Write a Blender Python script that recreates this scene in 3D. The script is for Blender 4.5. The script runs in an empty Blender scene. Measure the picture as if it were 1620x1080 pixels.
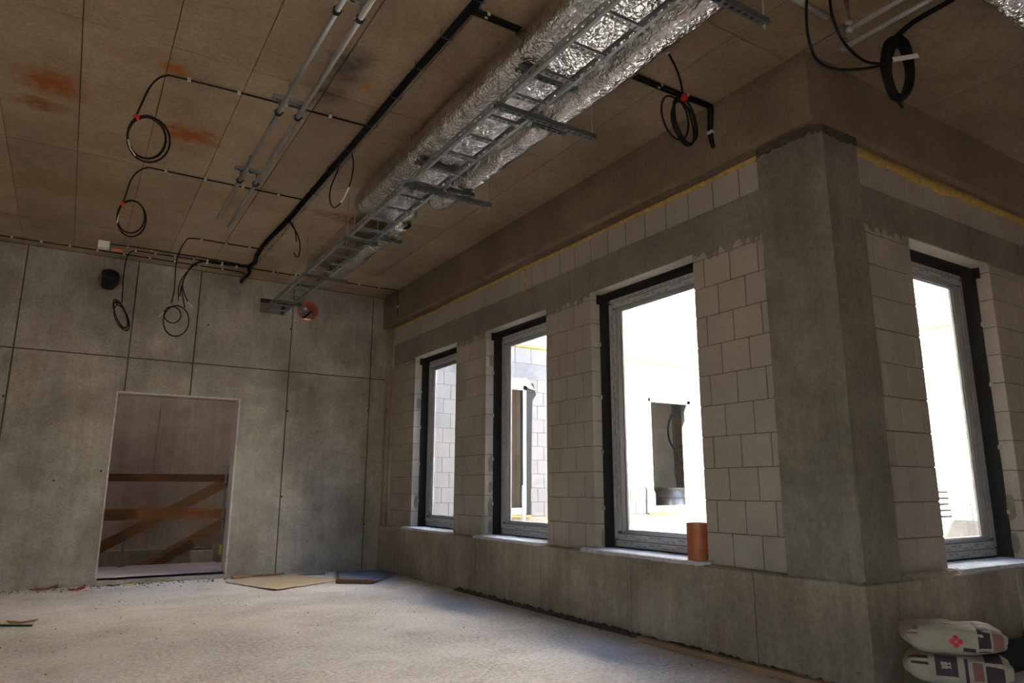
import bpy, bmesh, math, random
from mathutils import Vector, Matrix, noise
random.seed(7)
S = bpy.context.scene
COL = S.collection

# ------------------------------------------------------------------ camera
cam = bpy.data.cameras.new('camera'); camo = bpy.data.objects.new('camera', cam); COL.objects.link(camo)
YAW, PITCH, ROLL = math.radians(32.018), math.radians(11.822), math.radians(0.136)
f0 = Vector((math.sin(YAW), math.cos(YAW), 0)); r0 = Vector((math.cos(YAW), -math.sin(YAW), 0)); up = Vector((0, 0, 1))
fw = f0 * math.cos(PITCH) + up * math.sin(PITCH); u0 = up * math.cos(PITCH) - f0 * math.sin(PITCH)
rr = r0 * math.cos(ROLL) + u0 * math.sin(ROLL); uu = u0 * math.cos(ROLL) - r0 * math.sin(ROLL)
M = Matrix((rr, uu, -fw)).transposed().to_4x4(); M.translation = (0, 0, 1.14)
camo.matrix_world = M
cam.sensor_width = 36; cam.lens = 1107.74 / 1620 * 36; cam.clip_start = 0.05; cam.clip_end = 400
S.camera = camo

# ------------------------------------------------------------------ sky, sun, exposure
SUN_DIR = Vector((1, 0.571, -1.0)).normalized()
world = bpy.data.worlds.new('world'); S.world = world; world.use_nodes = True
wn = world.node_tree; bg = wn.nodes['Background']
sky = wn.nodes.new('ShaderNodeTexSky'); sky.sky_type = 'NISHITA'; sky.sun_disc = False
sky.sun_elevation = math.radians(41); sky.sun_rotation = math.atan2(-SUN_DIR.x, -SUN_DIR.y)
sky.air_density = 1.0; sky.dust_density = 0.2; sky.ozone_density = 3.0
wn.links.new(sky.outputs[0], bg.inputs[0]); bg.inputs[1].default_value = 0.36
sl = bpy.data.lights.new('sun', 'SUN'); sl.energy = 16.5; sl.angle = math.radians(0.53); sl.color = (1.0, 0.90, 0.77)
so = bpy.data.objects.new('sun', sl); COL.objects.link(so)
so.rotation_euler = SUN_DIR.to_track_quat('-Z', 'Y').to_euler(); so.location = (-20, -12, 25)
S.view_settings.view_transform = 'Standard'; S.view_settings.look = 'None'
S.view_settings.gamma = 1.0; S.view_settings.use_curve_mapping = False
S.view_settings.exposure = 2.78
S.cycles.max_bounces = 10; S.cycles.diffuse_bounces = 6; S.cycles.glossy_bounces = 4
S.cycles.transparent_max_bounces = 12; S.cycles.caustics_reflective = False; S.cycles.caustics_refractive = False
S.cycles.sample_clamp_indirect = 20.0

# ------------------------------------------------------------------ materials
class NT:
    def __init__(s, name):
        s.m = bpy.data.materials.new(name); s.m.use_nodes = True; s.t = s.m.node_tree
        s.b = s.t.nodes['Principled BSDF']; s.pos = None
    def n(s, typ, **kw):
        x = s.t.nodes.new(typ)
        for k, v in kw.items():
            if k.startswith('i_'): x.inputs[k[2:].replace('_', ' ')].default_value = v
            else: setattr(x, k, v)
        return x
    def l(s, a, b): s.t.links.new(a, b)
    def coord(s, scale=(1, 1, 1), kind='pos'):
        if kind == 'pos': o = s.n('ShaderNodeNewGeometry').outputs['Position']
        else: o = s.n('ShaderNodeTexCoord').outputs[kind]
        if scale == (1, 1, 1): return o
        mp = s.n('ShaderNodeMapping'); mp.inputs['Scale'].default_value = scale; s.l(o, mp.inputs['Vector']); return mp.outputs[0]
    def noise(s, scale, detail=3, rough=0.55, co=None, dist=0.0):
        x = s.n('ShaderNodeTexNoise'); x.inputs['Scale'].default_value = scale; x.inputs['Detail'].default_value = detail
        x.inputs['Roughness'].default_value = rough; x.inputs['Distortion'].default_value = dist
        s.l(co or s.coord(), x.inputs['Vector']); return x.outputs['Fac']
    def ramp(s, fac, stops):
        x = s.n('ShaderNodeValToRGB'); e = x.color_ramp.elements
        while len(e) < len(stops): e.new(0.5)
        for k, (p, c) in enumerate(stops):
            e[k].position = p; e[k].color = (c[0], c[1], c[2], 1) if not isinstance(c, (int, float)) else (c, c, c, 1)
        s.l(fac, x.inputs[0]); return x.outputs[0]
    def mix(s, fac, a, b, mode='MIX'):
        x = s.n('ShaderNodeMix'); x.data_type = 'RGBA'; x.blend_type = mode
        for sock, v in ((x.inputs[0], fac), (x.inputs[6], a), (x.inputs[7], b)):
            if isinstance(v, (int, float)): sock.default_value = v
            elif isinstance(v, tuple): sock.default_value = (v[0], v[1], v[2], 1)
            else: s.l(v, sock)
        return x.outputs[2]
    def math(s, op, a, b=0.0):
        x = s.n('ShaderNodeMath'); x.operation = op
        for sock, v in ((x.inputs[0], a), (x.inputs[1], b)):
            if isinstance(v, (int, float)): sock.default_value = v
            else: s.l(v, sock)
        return x.outputs[0]
    def color(s, c): 
        if isinstance(c, tuple): s.b.inputs['Base Color'].default_value = (c[0], c[1], c[2], 1)
        else: s.l(c, s.b.inputs['Base Color'])
    def bump(s, h, strength, dist=0.01):
        x = s.n('ShaderNodeBump'); x.inputs['Strength'].default_value = strength; x.inputs['Distance'].default_value = dist
        s.l(h, x.inputs['Height']); s.l(x.outputs[0], s.b.inputs['Normal'])
    def set(s, rough=0.8, metal=0.0, spec=0.3):
        s.b.inputs['Roughness'].default_value = rough; s.b.inputs['Metallic'].default_value = metal
        s.b.inputs['Specular IOR Level'].default_value = spec

def concrete(name, c1, c2, stain=None, blobs=(), con=0.12, stain_amt=0.5, stain_lo=0.58, pores=0.6, rand=0.12, streak=0.0, bump=0.25, fine=0.25, pore_scale=16, rough=0.85):
    m = NT(name); m.set(rough, 0, 0.25)
    col = m.ramp(m.noise(1.3, 7, 0.66), [(0.5 - con, c1), (0.5 + con, c2)])
    col = m.mix(fine, col, m.ramp(m.noise(34, 4, 0.75), [(0.36, 0.2), (0.64, 0.8)]), 'OVERLAY')
    if streak:
        st = m.ramp(m.noise(3.0, 4, 0.6, m.coord((4, 4, 0.25))), [(0.42, 0.72), (0.62, 1.0)])
        col = m.mix(streak, col, st, 'MULTIPLY')
    if stain:
        col = m.mix(m.math('MULTIPLY', m.ramp(m.noise(1.7, 5, 0.6, dist=0.4), [(stain_lo, 0.0), (stain_lo + 0.16, 1.0)]), stain_amt), col, stain)
    if pores:
        v = m.n('ShaderNodeTexVoronoi'); v.inputs['Scale'].default_value = pore_scale; m.l(m.coord(), v.inputs['Vector'])
        pm = m.ramp(v.outputs['Distance'], [(0.05, 1.0), (0.13, 0.0)])
        msk = m.ramp(m.noise(4.0, 2), [(0.5, 0.0), (0.62, 1.0)])
        col = m.mix(m.math('MULTIPLY', m.math('MULTIPLY', pm, msk), pores), col, (0.05, 0.045, 0.04))
    for (bx_, by_, bz_, sx_, sy_, sz_, bc, amt) in blobs:
        mp = m.n('ShaderNodeMapping'); mp.vector_type = 'TEXTURE'; mp.inputs['Location'].default_value = (bx_, by_, bz_); mp.inputs['Scale'].default_value = (sx_, sy_, sz_)
        wv = m.n('ShaderNodeVectorMath'); wv.operation = 'MULTIPLY_ADD'; nz = m.n('ShaderNodeTexNoise'); nz.inputs['Scale'].default_value = 7; nz.inputs['Detail'].default_value = 4; m.l(m.coord(), nz.inputs['Vector'])
        m.l(nz.outputs['Color'], wv.inputs[0]); wv.inputs[1].default_value = (0.25, 0.25, 0.0); m.l(m.coord(), wv.inputs[2]); m.l(wv.outputs[0], mp.inputs['Vector'])
        gr = m.n('ShaderNodeTexGradient'); gr.gradient_type = 'SPHERICAL'; m.l(mp.outputs[0], gr.inputs[0])
        col = m.mix(m.math('MULTIPLY', m.ramp(m.math('MULTIPLY', gr.outputs['Fac'], m.noise(14, 3)), [(0.05, 0.0), (0.4, 1.0)]), amt), col, bc)
    if rand:
        rnd = m.n('ShaderNodeObjectInfo').outputs['Random']
        col = m.mix(1.0, col, m.ramp(rnd, [(0.0, 1 - rand), (1.0, 1 + 0 * rand)]), 'MULTIPLY')
    m.color(col); m.bump(m.noise(55, 4, 0.7), bump, 0.004)
    return m.m

def plain(name, c, rough=0.6, metal=0.0, spec=0.4, var=0.15, scale=8, bump=0.0, bscale=60):
    m = NT(name); m.set(rough, metal, spec)
    d = tuple(x * (1 - var) for x in c); e = tuple(min(1, x * (1 + var)) for x in c)
    m.color(m.ramp(m.noise(scale, 4), [(0.3, d), (0.7, e)]))
    if bump: m.bump(m.noise(bscale, 3), bump, 0.004)
    return m.m

def wood(name, c1, c2, axis=0, scale=6):
    m = NT(name); m.set(0.75, 0, 0.25)
    sc = [30, 30, 30]; sc[axis] = 1.6
    fac = m.noise(1.0, 5, 0.65, m.coord(tuple(sc)), 0.6)
    col = m.ramp(fac, [(0.25, c1), (0.75, c2)])
    col = m.mix(0.35, col, m.ramp(m.noise(2.5, 4), [(0.35, 0.35), (0.65, 1.0)]), 'MULTIPLY')
    m.color(col); m.bump(fac, 0.2, 0.004); return m.m

MT = {}
MT['ceil'] = concrete('ceiling_concrete', (0.28, 0.205, 0.130), (0.37, 0.285, 0.19), stain=(0.24, 0.09, 0.025), stain_amt=0.55, stain_lo=0.66, pores=0.3, rand=0.2, bump=0.15, pore_scale=9, blobs=[(-0.26, 5.82, 4.018, 0.32, 0.30, 1, (0.30, 0.09, 0.015), 1.0), (-0.36, 6.20, 4.018, 0.28, 0.16, 1, (0.24, 0.10, 0.03), 0.9), (0.71, 6.11, 4.018, 0.34, 0.22, 1, (0.30, 0.09, 0.015), 1.0), (0.47, 5.12, 4.018, 0.12, 0.12, 1, (0.36, 0.12, 0.02), 1.0), (1.49, 4.46, 4.018, 0.22, 0.34, 1, (0.10, 0.085, 0.07), 1.0), (1.46, 4.88, 4.018, 0.2, 0.26, 1, (0.12, 0.085, 0.05), 1.0), (1.69, 4.62, 4.018, 0.10, 0.10, 1, (0.38, 0.16, 0.02), 1.0), (2.55, 7.2, 4.018, 0.7, 0.25, 1, (0.17, 0.08, 0.03), 0.9), (-0.2, 7.9, 4.018, 1.2, 0.5, 1, (0.24, 0.16, 0.05), 0.6)])
MT['beam'] = concrete('beam_concrete', (0.15, 0.113, 0.072), (0.205, 0.158, 0.105), pores=0.85, rand=0, pore_scale=13, bump=0.2)
MT['wall'] = concrete('wall_concrete', (0.265, 0.24, 0.20), (0.42, 0.385, 0.33), stain=(0.17, 0.155, 0.13), stain_amt=0.4, stain_lo=0.56, pores=0.7, rand=0.10, streak=0.35)
MT['joint'] = plain('joint_concrete', (0.075, 0.064, 0.05), 0.95)
MT['parapet'] = concrete('parapet_concrete', (0.235, 0.196, 0.143), (0.38, 0.325, 0.245), stain=(0.16, 0.135, 0.10), stain_amt=0.5, stain_lo=0.55, pores=0.7, rand=0.08, streak=0.45)
MT['column'] = concrete('column_concrete', (0.145, 0.133, 0.107), (0.235, 0.218, 0.178), stain=(0.09, 0.082, 0.068), stain_amt=0.6, stain_lo=0.54, pores=0.9, rand=0, streak=0.3, pore_scale=14)
MT['lintel'] = concrete('lintel_concrete', (0.155, 0.144, 0.116), (0.235, 0.22, 0.18), stain=(0.12, 0.11, 0.09), stain_amt=0.5, pores=0.8, rand=0.05)
MT['block'] = concrete('sand_lime_block', (0.305, 0.272, 0.233), (0.37, 0.332, 0.288), stain=(0.28, 0.23, 0.18), stain_amt=0.35, stain_lo=0.62, pores=0.12, rand=0.09, fine=0.10, bump=0.12)
MT['yard_white'] = concrete('bounce_white', (0.80, 0.79, 0.77), (0.86, 0.85, 0.83), pores=0, rand=0, fine=0.06, bump=0.1)  # courtyard blocks and concrete whitened to bounce sunlight indoors
MT['yard_block'] = concrete('yard_block_darkened', (0.21, 0.204, 0.20), (0.25, 0.243, 0.239), stain=(0.18, 0.172, 0.16), stain_amt=0.4, pores=0.15, rand=0.06, fine=0.08, bump=0.12)  # same courtyard blocks, colour darkened so the shaded far wall does not burn out
MT['mortar'] = plain('thin_bed_mortar', (0.10, 0.085, 0.07), 0.95)
MT['yard_mortar'] = plain('yard_mortar', (0.165, 0.158, 0.148), 0.95)
MT['yard_conc'] = concrete('yard_concrete', (0.25, 0.23, 0.19), (0.31, 0.29, 0.245), stain=(0.27, 0.18, 0.08), stain_amt=0.4, pores=0.5, rand=0)
MT['yard_lintel'] = concrete('yard_lintel_concrete', (0.15, 0.152, 0.155), (0.20, 0.203, 0.206), pores=0.6, rand=0)
MT['screed'] = concrete('floor_screed', (0.60, 0.535, 0.465), (0.76, 0.69, 0.61), stain=(0.42, 0.385, 0.34), stain_amt=0.45, stain_lo=0.55, pores=0.7, rand=0, fine=0.75, bump=0.5, pore_scale=20)
MT['sill'] = concrete('sill_mortar', (0.42, 0.42, 0.42), (0.56, 0.56, 0.56), stain=(0.3, 0.29, 0.28), pores=0.4, rand=0.05, bump=0.6, fine=0.4)
MT['landing'] = concrete('landing_pink_concrete', (0.50, 0.38, 0.32), (0.62, 0.49, 0.42), pores=0.3, rand=0)
MT['stairwall'] = concrete('stairwell_concrete', (0.42, 0.34, 0.27), (0.55, 0.46, 0.375), stain=(0.13, 0.105, 0.085), stain_amt=0.5, stain_lo=0.6, pores=0.5, rand=0.05, streak=0.4)
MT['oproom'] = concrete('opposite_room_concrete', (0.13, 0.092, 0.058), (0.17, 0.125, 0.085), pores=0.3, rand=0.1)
MT['ground'] = concrete('sandy_ground', (0.50, 0.46, 0.40), (0.60, 0.56, 0.50), pores=0.3, rand=0)
m = NT('pu_foam'); m.set(0.8, 0, 0.3)
m.color(m.ramp(m.noise(22, 4), [(0.3, (0.34, 0.215, 0.045)), (0.7, (0.52, 0.37, 0.11))])); m.bump(m.noise(60, 4), 0.8, 0.01); MT['foam'] = m.m
# crinkled aluminium foil
m = NT('aluminium_foil'); m.set(0.17, 1.0, 0.5)
v = m.n('ShaderNodeTexVoronoi'); v.feature = 'DISTANCE_TO_EDGE'; v.inputs['Scale'].default_value = 24
wob = m.noise(9, 3); cv = m.n('ShaderNodeVectorMath'); cv.operation = 'MULTIPLY_ADD'
cx = m.n('ShaderNodeCombineXYZ'); m.l(wob, cx.inputs[0]); m.l(wob, cx.inputs[1]); m.l(wob, cx.inputs[2])
m.l(cx.outputs[0], cv.inputs[0]); cv.inputs[1].default_value = (0.12, 0.12, 0.12); m.l(m.coord((1, 0.6, 1)), cv.inputs[2])
m.l(cv.outputs[0], v.inputs['Vector'])
h = m.math('ADD', m.math('MULTIPLY', m.math('MINIMUM', v.outputs['Distance'], 0.2), 2.4), m.math('ADD', m.math('MULTIPLY', m.noise(24, 2, 0.5, dist=1.2), 0.7), m.math('MULTIPLY', m.noise(9, 3, 0.6, dist=2.0), 1.2)))
m.color(m.ramp(m.noise(7, 3), [(0.3, (0.62, 0.60, 0.57)), (0.7, (0.86, 0.85, 0.83))])); m.bump(h, 0.48, 0.012); MT['foil'] = m.m
MT['dullduct'] = plain('dull_tan_duct', (0.30, 0.22, 0.15), 0.35, 0.6, 0.4, 0.3)
MT['galv'] = plain('galvanised_steel', (0.30, 0.31, 0.30), 0.48, 0.6, 0.5, 0.2, 14)
MT['galv_dark'] = plain('galvanised_dark', (0.13, 0.145, 0.135), 0.5, 0.6, 0.5, 0.25, 14)
MT['pipe'] = plain('steel_pipe', (0.62, 0.63, 0.63), 0.33, 0.9, 0.5, 0.08, 9)
MT['black'] = plain('black_cable', (0.007, 0.007, 0.007), 0.6, 0, 0.2)
MT['rubber'] = plain('black_rubber', (0.02, 0.02, 0.02), 0.7, 0, 0.3)
MT['clip'] = plain('pale_clip', (0.55, 0.55, 0.53), 0.5)
MT['red'] = plain('red_tape', (0.55, 0.02, 0.015), 0.45)
MT['whiteplastic'] = plain('white_plastic', (0.78, 0.76, 0.72), 0.45)
MT['greypvc'] = plain('anthracite_frame', (0.075, 0.073, 0.072), 0.45, 0, 0.5, 0.1)
MT['bead'] = plain('glazing_bead', (0.16, 0.155, 0.155), 0.35, 0, 0.5, 0.1)
MT['membrane'] = plain('black_membrane', (0.016, 0.016, 0.017), 0.75, 0, 0.3, 0.3, 20, 0.3)
MT['film'] = plain('protective_film', (0.40, 0.40, 0.42), 0.4, 0, 0.5, 0.12, 12)
MT['yard_film'] = plain('pale_film', (0.66, 0.72, 0.80), 0.4, 0, 0.5, 0.08, 12)
MT['ink'] = plain('print_ink', (0.02, 0.018, 0.035), 0.6)
MT['spacer'] = plain('glass_spacer', (0.6, 0.6, 0.6), 0.3, 0.8)
MT['orange_pipe'] = plain('orange_brown_pvc', (0.36, 0.10, 0.035), 0.45, 0, 0.4, 0.2, 9)
MT['orange_sleeve'] = plain('orange_sleeve', (0.50, 0.11, 0.03), 0.5, 0, 0.4, 0.2)
MT['cardboard'] = plain('cardboard', (0.58, 0.44, 0.28), 0.85, 0, 0.2, 0.08, 6)
MT['darkboard'] = plain('dark_board', (0.20, 0.21, 0.23), 0.75, 0, 0.3, 0.3, 10)
MT['leaf_red'] = plain('red_brown_leaf', (0.28, 0.06, 0.035), 0.7)
MT['leaf_brown'] = plain('brown_debris', (0.20, 0.11, 0.04), 0.8)
MT['lime'] = plain('lime_scrap', (0.50, 0.52, 0.06), 0.6)
MT['dirt'] = plain('dark_dirt_and_shade', (0.06, 0.052, 0.042), 0.95, 0, 0.2, 0.4, 30, 0.6)
MT['woodA'] = wood('dark_plank', (0.13, 0.062, 0.025), (0.30, 0.15, 0.062), 0)
MT['woodB'] = wood('orange_plank', (0.36, 0.15, 0.05), (0.54, 0.25, 0.09), 0)
MT['woodC'] = wood('brown_board', (0.27, 0.145, 0.065), (0.44, 0.26, 0.12), 0)
MT['woodY'] = wood('floor_batten', (0.24, 0.15, 0.085), (0.38, 0.25, 0.15), 1)
MT['eps'] = plain('pale_insulation', (0.34, 0.35, 0.22), 0.9, 0, 0.2, 0.1, 20, 0.3)
MT['bag'] = plain('paper_bag', (0.35, 0.31, 0.235), 0.75, 0, 0.3, 0.12, 12, 0.25)
MT['bag_dark'] = plain('bag_print_dark', (0.045, 0.03, 0.035), 0.7, 0, 0.3, 0.3)
MT['bag_red'] = plain('bag_print_red', (0.55, 0.03, 0.05), 0.7)
MT['bag_brown'] = plain('bag_print_brown', (0.22, 0.09, 0.08), 0.7)
MT['rebar'] = plain('grey_steel_bar', (0.20, 0.17, 0.17), 0.6, 0.3)
m = NT('orange_paint_mark'); m.set(0.5); m.color((0.95, 0.22, 0.09)); m.bump(m.noise(30), 0.1); MT['orange_mark'] = m.m
# window glass: clear, with a fresnel reflection
m = NT('window_glass'); m.t.nodes.remove(m.b)
tr = m.n('ShaderNodeBsdfTransparent'); tr.inputs[0].default_value = (0.985, 0.99, 0.99, 1)
gl = m.n('ShaderNodeBsdfGlossy'); gl.inputs['Roughness'].default_value = 0.02
lw = m.n('ShaderNodeLayerWeight'); lw.inputs[0].default_value = 0.5
fr_ = m.math('ADD', m.math('MULTIPLY', m.math('POWER', lw.outputs['Facing'], 4.0), 0.5), 0.02)
mx = m.n('ShaderNodeMixShader'); m.l(fr_, mx.inputs[0]); m.l(tr.outputs[0], mx.inputs[1]); m.l(gl.outputs[0], mx.inputs[2])
m.l(mx.outputs[0], m.t.nodes['Material Output'].inputs[0]); MT['glass'] = m.m

# ------------------------------------------------------------------ mesh helpers
def finish(bm, name, mat, smooth=False):
    bmesh.ops.recalc_face_normals(bm, faces=bm.faces)
    me = bpy.data.meshes.new(name); bm.to_mesh(me); bm.free()
    for mm in (mat if isinstance(mat, (list, tuple)) else [mat]): me.materials.append(MT[mm] if isinstance(mm, str) else mm)
    if smooth:
        for p in me.polygons: p.use_smooth = True
    return me
def link(name, me, parent=None, loc=None, rot=None):
    o = bpy.data.objects.new(name, me); COL.objects.link(o)
    if loc: o.location = loc
    if rot: o.rotation_euler = rot
    if parent: o.parent = parent
    return o
def obj(name, bm, mat, parent=None, smooth=False, loc=None, rot=None):
    return link(name, finish(bm, name, mat, smooth), parent, loc, rot)
def tag(o, label=None, cat=None, group=None, kind=None):
    if label: o['label'] = label
    if cat: o['category'] = cat
    if group: o['group'] = group
    if kind: o['kind'] = kind
    return o
def thing(name, label, cat, group=None, kind=None, loc=(0, 0, 0)):
    return tag(link(name, None, None, loc), label, cat, group, kind)
def box(bm, x0, x1, y0, y1, z0, z1, ch=0.0):
    if ch <= 0:
        vs = [bm.verts.new((x, y, z)) for x in (x0, x1) for y in (y0, y1) for z in (z0, z1)]
        for f in ((0, 1, 3, 2), (4, 6, 7, 5), (0, 4, 5, 1), (2, 3, 7, 6), (0, 2, 6, 4), (1, 5, 7, 3)): bm.faces.new([vs[i] for i in f])
        return
    V = {}
    X, Y, Z = (x0, x1), (y0, y1), (z0, z1)
    for i in (0, 1):
        for j in (0, 1):
            for k in (0, 1):
                sx, sy, sz = (ch if i == 0 else -ch), (ch if j == 0 else -ch), (ch if k == 0 else -ch)
                V[i, j, k, 0] = bm.verts.new((X[i], Y[j] + sy, Z[k] + sz))
                V[i, j, k, 1] = bm.verts.new((X[i] + sx, Y[j], Z[k] + sz))
                V[i, j, k, 2] = bm.verts.new((X[i] + sx, Y[j] + sy, Z[k]))
    F = bm.faces.new
    for a in (0, 1):
        F([V[a, 0, 0, 0], V[a, 1, 0, 0], V[a, 1, 1, 0], V[a, 0, 1, 0]])
        F([V[0, a, 0, 1], V[1, a, 0, 1], V[1, a, 1, 1], V[0, a, 1, 1]])
        F([V[0, 0, a, 2], V[1, 0, a, 2], V[1, 1, a, 2], V[0, 1, a, 2]])
    for a in (0, 1):
        for b in (0, 1):
            F([V[0, a, b, 1], V[1, a, b, 1], V[1, a, b, 2], V[0, a, b, 2]])
            F([V[a, 0, b, 0], V[a, 1, b, 0], V[a, 1, b, 2], V[a, 0, b, 2]])
            F([V[a, b, 0, 0], V[a, b, 1, 0], V[a, b, 1, 1], V[a, b, 0, 1]])
    for key in [(i, j, k) for i in (0, 1) for j in (0, 1) for k in (0, 1)]: F([V[key + (q,)] for q in (0, 1, 2)])
def bx(name, x0, x1, y0, y1, z0, z1, mat, parent=None, ch=0.0):
    bm = bmesh.new(); box(bm, x0, x1, y0, y1, z0, z1, ch); return obj(name, bm, mat, parent)
CACHE = {}
def cbox(name, x0, x1, y0, y1, z0, z1, mat, parent=None, ch=0.004):
    "bevelled box centred on its own origin, mesh shared between equal sizes"
    sx, sy, sz = round(x1 - x0, 3), round(y1 - y0, 3), round(z1 - z0, 3)
    key = (name, sx, sy, sz, mat)
    if key not in CACHE:
        bm = bmesh.new(); box(bm, -sx / 2, sx / 2, -sy / 2, sy / 2, -sz / 2, sz / 2, ch); CACHE[key] = finish(bm, name, mat)
    return link(name, CACHE[key], parent, ((x0 + x1) / 2, (y0 + y1) / 2, (z0 + z1) / 2))
def catmull(P, n=6, closed=False):
    P = [Vector(p) for p in P]; out = []; N = len(P)
    for i in range(N if closed else N - 1):
        a, b, c, d = (P[(i - 1) % N] if closed or i > 0 else P[0] * 2 - P[1]), P[i], P[(i + 1) % N], (P[(i + 2) % N] if closed or i + 2 < N else P[-1] * 2 - P[-2])
        for k in range(n):
            t = k / n
            out.append(0.5 * ((2 * b) + (c - a) * t + (2 * a - 5 * b + 4 * c - d) * t * t + (3 * b - a - 3 * c + d) * t ** 3))
    if not closed: out.append(P[-1])
    return out
def tube(bm, P, r, seg=7, closed=False, cap=True):
    P = [Vector(p) for p in P]; N = len(P); rings = []; pn = None
    for i in range(N):
        t = (P[(i + 1) % N] - P[i - 1]) if closed else (P[min(i + 1, N - 1)] - P[max(i - 1, 0)])
        t = t.normalized() if t.length > 1e-9 else Vector((0, 0, 1))
        if pn is None: pn = t.orthogonal().normalized()
        nn = pn - t * pn.dot(t); pn = nn.normalized() if nn.length > 1e-6 else t.orthogonal().normalized()
        b = t.cross(pn); rad = r[i] if isinstance(r, (list, tuple)) else r
        rings.append([bm.verts.new(P[i] + (pn * math.cos(2 * math.pi * k / seg) + b * math.sin(2 * math.pi * k / seg)) * rad) for k in range(seg)])
    for i in range(N if closed else N - 1):
        A, B = rings[i], rings[(i + 1) % N]
        for k in range(seg): bm.faces.new((A[k], A[(k + 1) % seg], B[(k + 1) % seg], B[k]))
    if cap and not closed: bm.faces.new(rings[0][::-1]); bm.faces.new(rings[-1])
def tb(name, P, r, mat, parent=None, seg=7, smooth_n=0, closed=False):
    bm = bmesh.new(); tube(bm, catmull(P, smooth_n, closed) if smooth_n else P, r, seg, closed); return obj(name, bm, mat, parent, True)
def prism(bm, outer, holes, to3, t0, t1):
    "flat plate with holes: outer and holes are 2D loops, to3(a, b, t) -> xyz"
    edges = []
    for loop in [outer] + list(holes):
        vs = [bm.verts.new(to3(a, b, t0)) for a, b in loop]
        edges += [bm.edges.new((vs[i], vs[(i + 1) % len(vs)])) for i in range(len(vs))]
    g = bmesh.ops.triangle_fill(bm, use_beauty=True, use_dissolve=False, edges=edges)
    faces = [f for f in g['geom'] if isinstance(f, bmesh.types.BMFace)]
    ex = bmesh.ops.extrude_face_region(bm, geom=faces)
    d = Vector(to3(0, 0, t1)) - Vector(to3(0, 0, t0))
    bmesh.ops.translate(bm, vec=d, verts=[v for v in ex['geom'] if isinstance(v, bmesh.types.BMVert)])
def rect(a0, a1, b0, b1): return [(a0, b0), (a1, b0), (a1, b1), (a0, b1)]
def circ(a, b, r, n=28): return [(a + r * math.cos(2 * math.pi * k / n), b + r * math.sin(2 * math.pi * k / n)) for k in range(n)]
def oriented(name, p0, p1, w, h, mat, parent=None, up=(0, 0, 1), ch=0.003):
    "bar from p0 to p1 with section w (side) x h (along up)"
    p0, p1 = Vector(p0), Vector(p1); d = p1 - p0; L = d.length; x = d.normalized(); u = Vector(up); y = u.cross(x).normalized(); z = x.cross(y)
    bm = bmesh.new(); box(bm, -L / 2, L / 2, -w / 2, w / 2, -h / 2, h / 2, ch)
    mm = Matrix((x, y, z)).transposed().to_4x4(); mm.translation = (p0 + p1) / 2
    bmesh.ops.transform(bm, matrix=mm, verts=bm.verts); return obj(name, bm, mat, parent)
def cross(a, b): return a[0] * b[1] - a[1] * b[0]

# ------------------------------------------------------------------ measures of the place
XW, XB, XBEAM, XOUT = 3.935, 4.03, 3.886, 4.27       # window wall: parapet face, block face, beam face, outer face
YE, YBK, YBEAM, YOUT = 2.485, 2.60, 2.525, 2.84      # wing wall, the same four
YB = 9.961; ZC = 4.018; ZP = 0.597; ZL0, ZL1, ZB1, ZBEAM = 2.955, 3.26, 3.492, 3.525
YN, XE = 9.90, 10.80                                  # far faces of the courtyard
XL, YF = -5.6, -5.0

# ------------------------------------------------------------------ floor, ceiling, outdoor ground
bm = bmesh.new()
box(bm, XL, XW + 0.01, YF, YB + 0.05, -0.2, 0.0); box(bm, XW + 0.01, 11.2, YF, YE + 0.01, -0.2, 0.0)
floor = tag(obj('floor', bm, 'screed'), 'rough pale grey screed floor of the hall', None, None, 'structure')
tag(bx('ground', -60, 70, -60, 70, -0.5, -0.21, 'ground'), 'sandy ground around the building', None, None, 'structure')
tag(bx('yard_ground', XOUT, XE, YOUT, YN, -0.208, 0.12, 'ground'), 'sandy ground of the courtyard', None, None, 'structure')

ceil = tag(link('ceiling', None), 'board-marked brown concrete ceiling', None, None, 'structure')
bx('slab', XL - 0.3, XOUT, YF - 0.3, YB + 0.25, ZC + 0.012, ZC + 0.3, 'joint', ceil)
bx('slab', XOUT, 11.3, YF - 0.3, YOUT, ZC + 0.012, ZC + 0.3, 'ceil', ceil)
PW, PL = 0.5135, 2.08
for i in range(-11, 9):
    x0 = -0.226 + i * PW; x1 = x0 + PW
    off = 4.74 if i != -1 else 4.74
    for k in range(-5, 4):
        y0 = off + k * PL; y1 = min(y0 + PL, YB); y0 = max(y0, YF)
        xx1 = min(x1, XBEAM)
        if y1 - y0 < 0.1 or xx1 - x0 < 0.1: continue
        if i < -3 and k < -1: continue
        cbox('panel', x0 + 0.0026, xx1 - 0.0026, y0 + 0.0026, y1 - 0.0026, ZC, ZC + 0.014, 'ceil', ceil, 0.0012)
cbox('panel', XL, -0.226 - 3 * PW - 0.002, YF, 4.74 - PL - 0.002, ZC, ZC + 0.013, 'ceil', ceil, 0.0012)
for i in range(5):
    x0 = XBEAM + 0.002 + i * 1.4
    for k in range(3):
        y1 = YBEAM - 0.002 - k * 2.5
        cbox('panel', x0, x0 + 1.397, y1 - 2.497, y1, ZC, ZC + 0.013, 'ceil', ceil, 0.0012)

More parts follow.
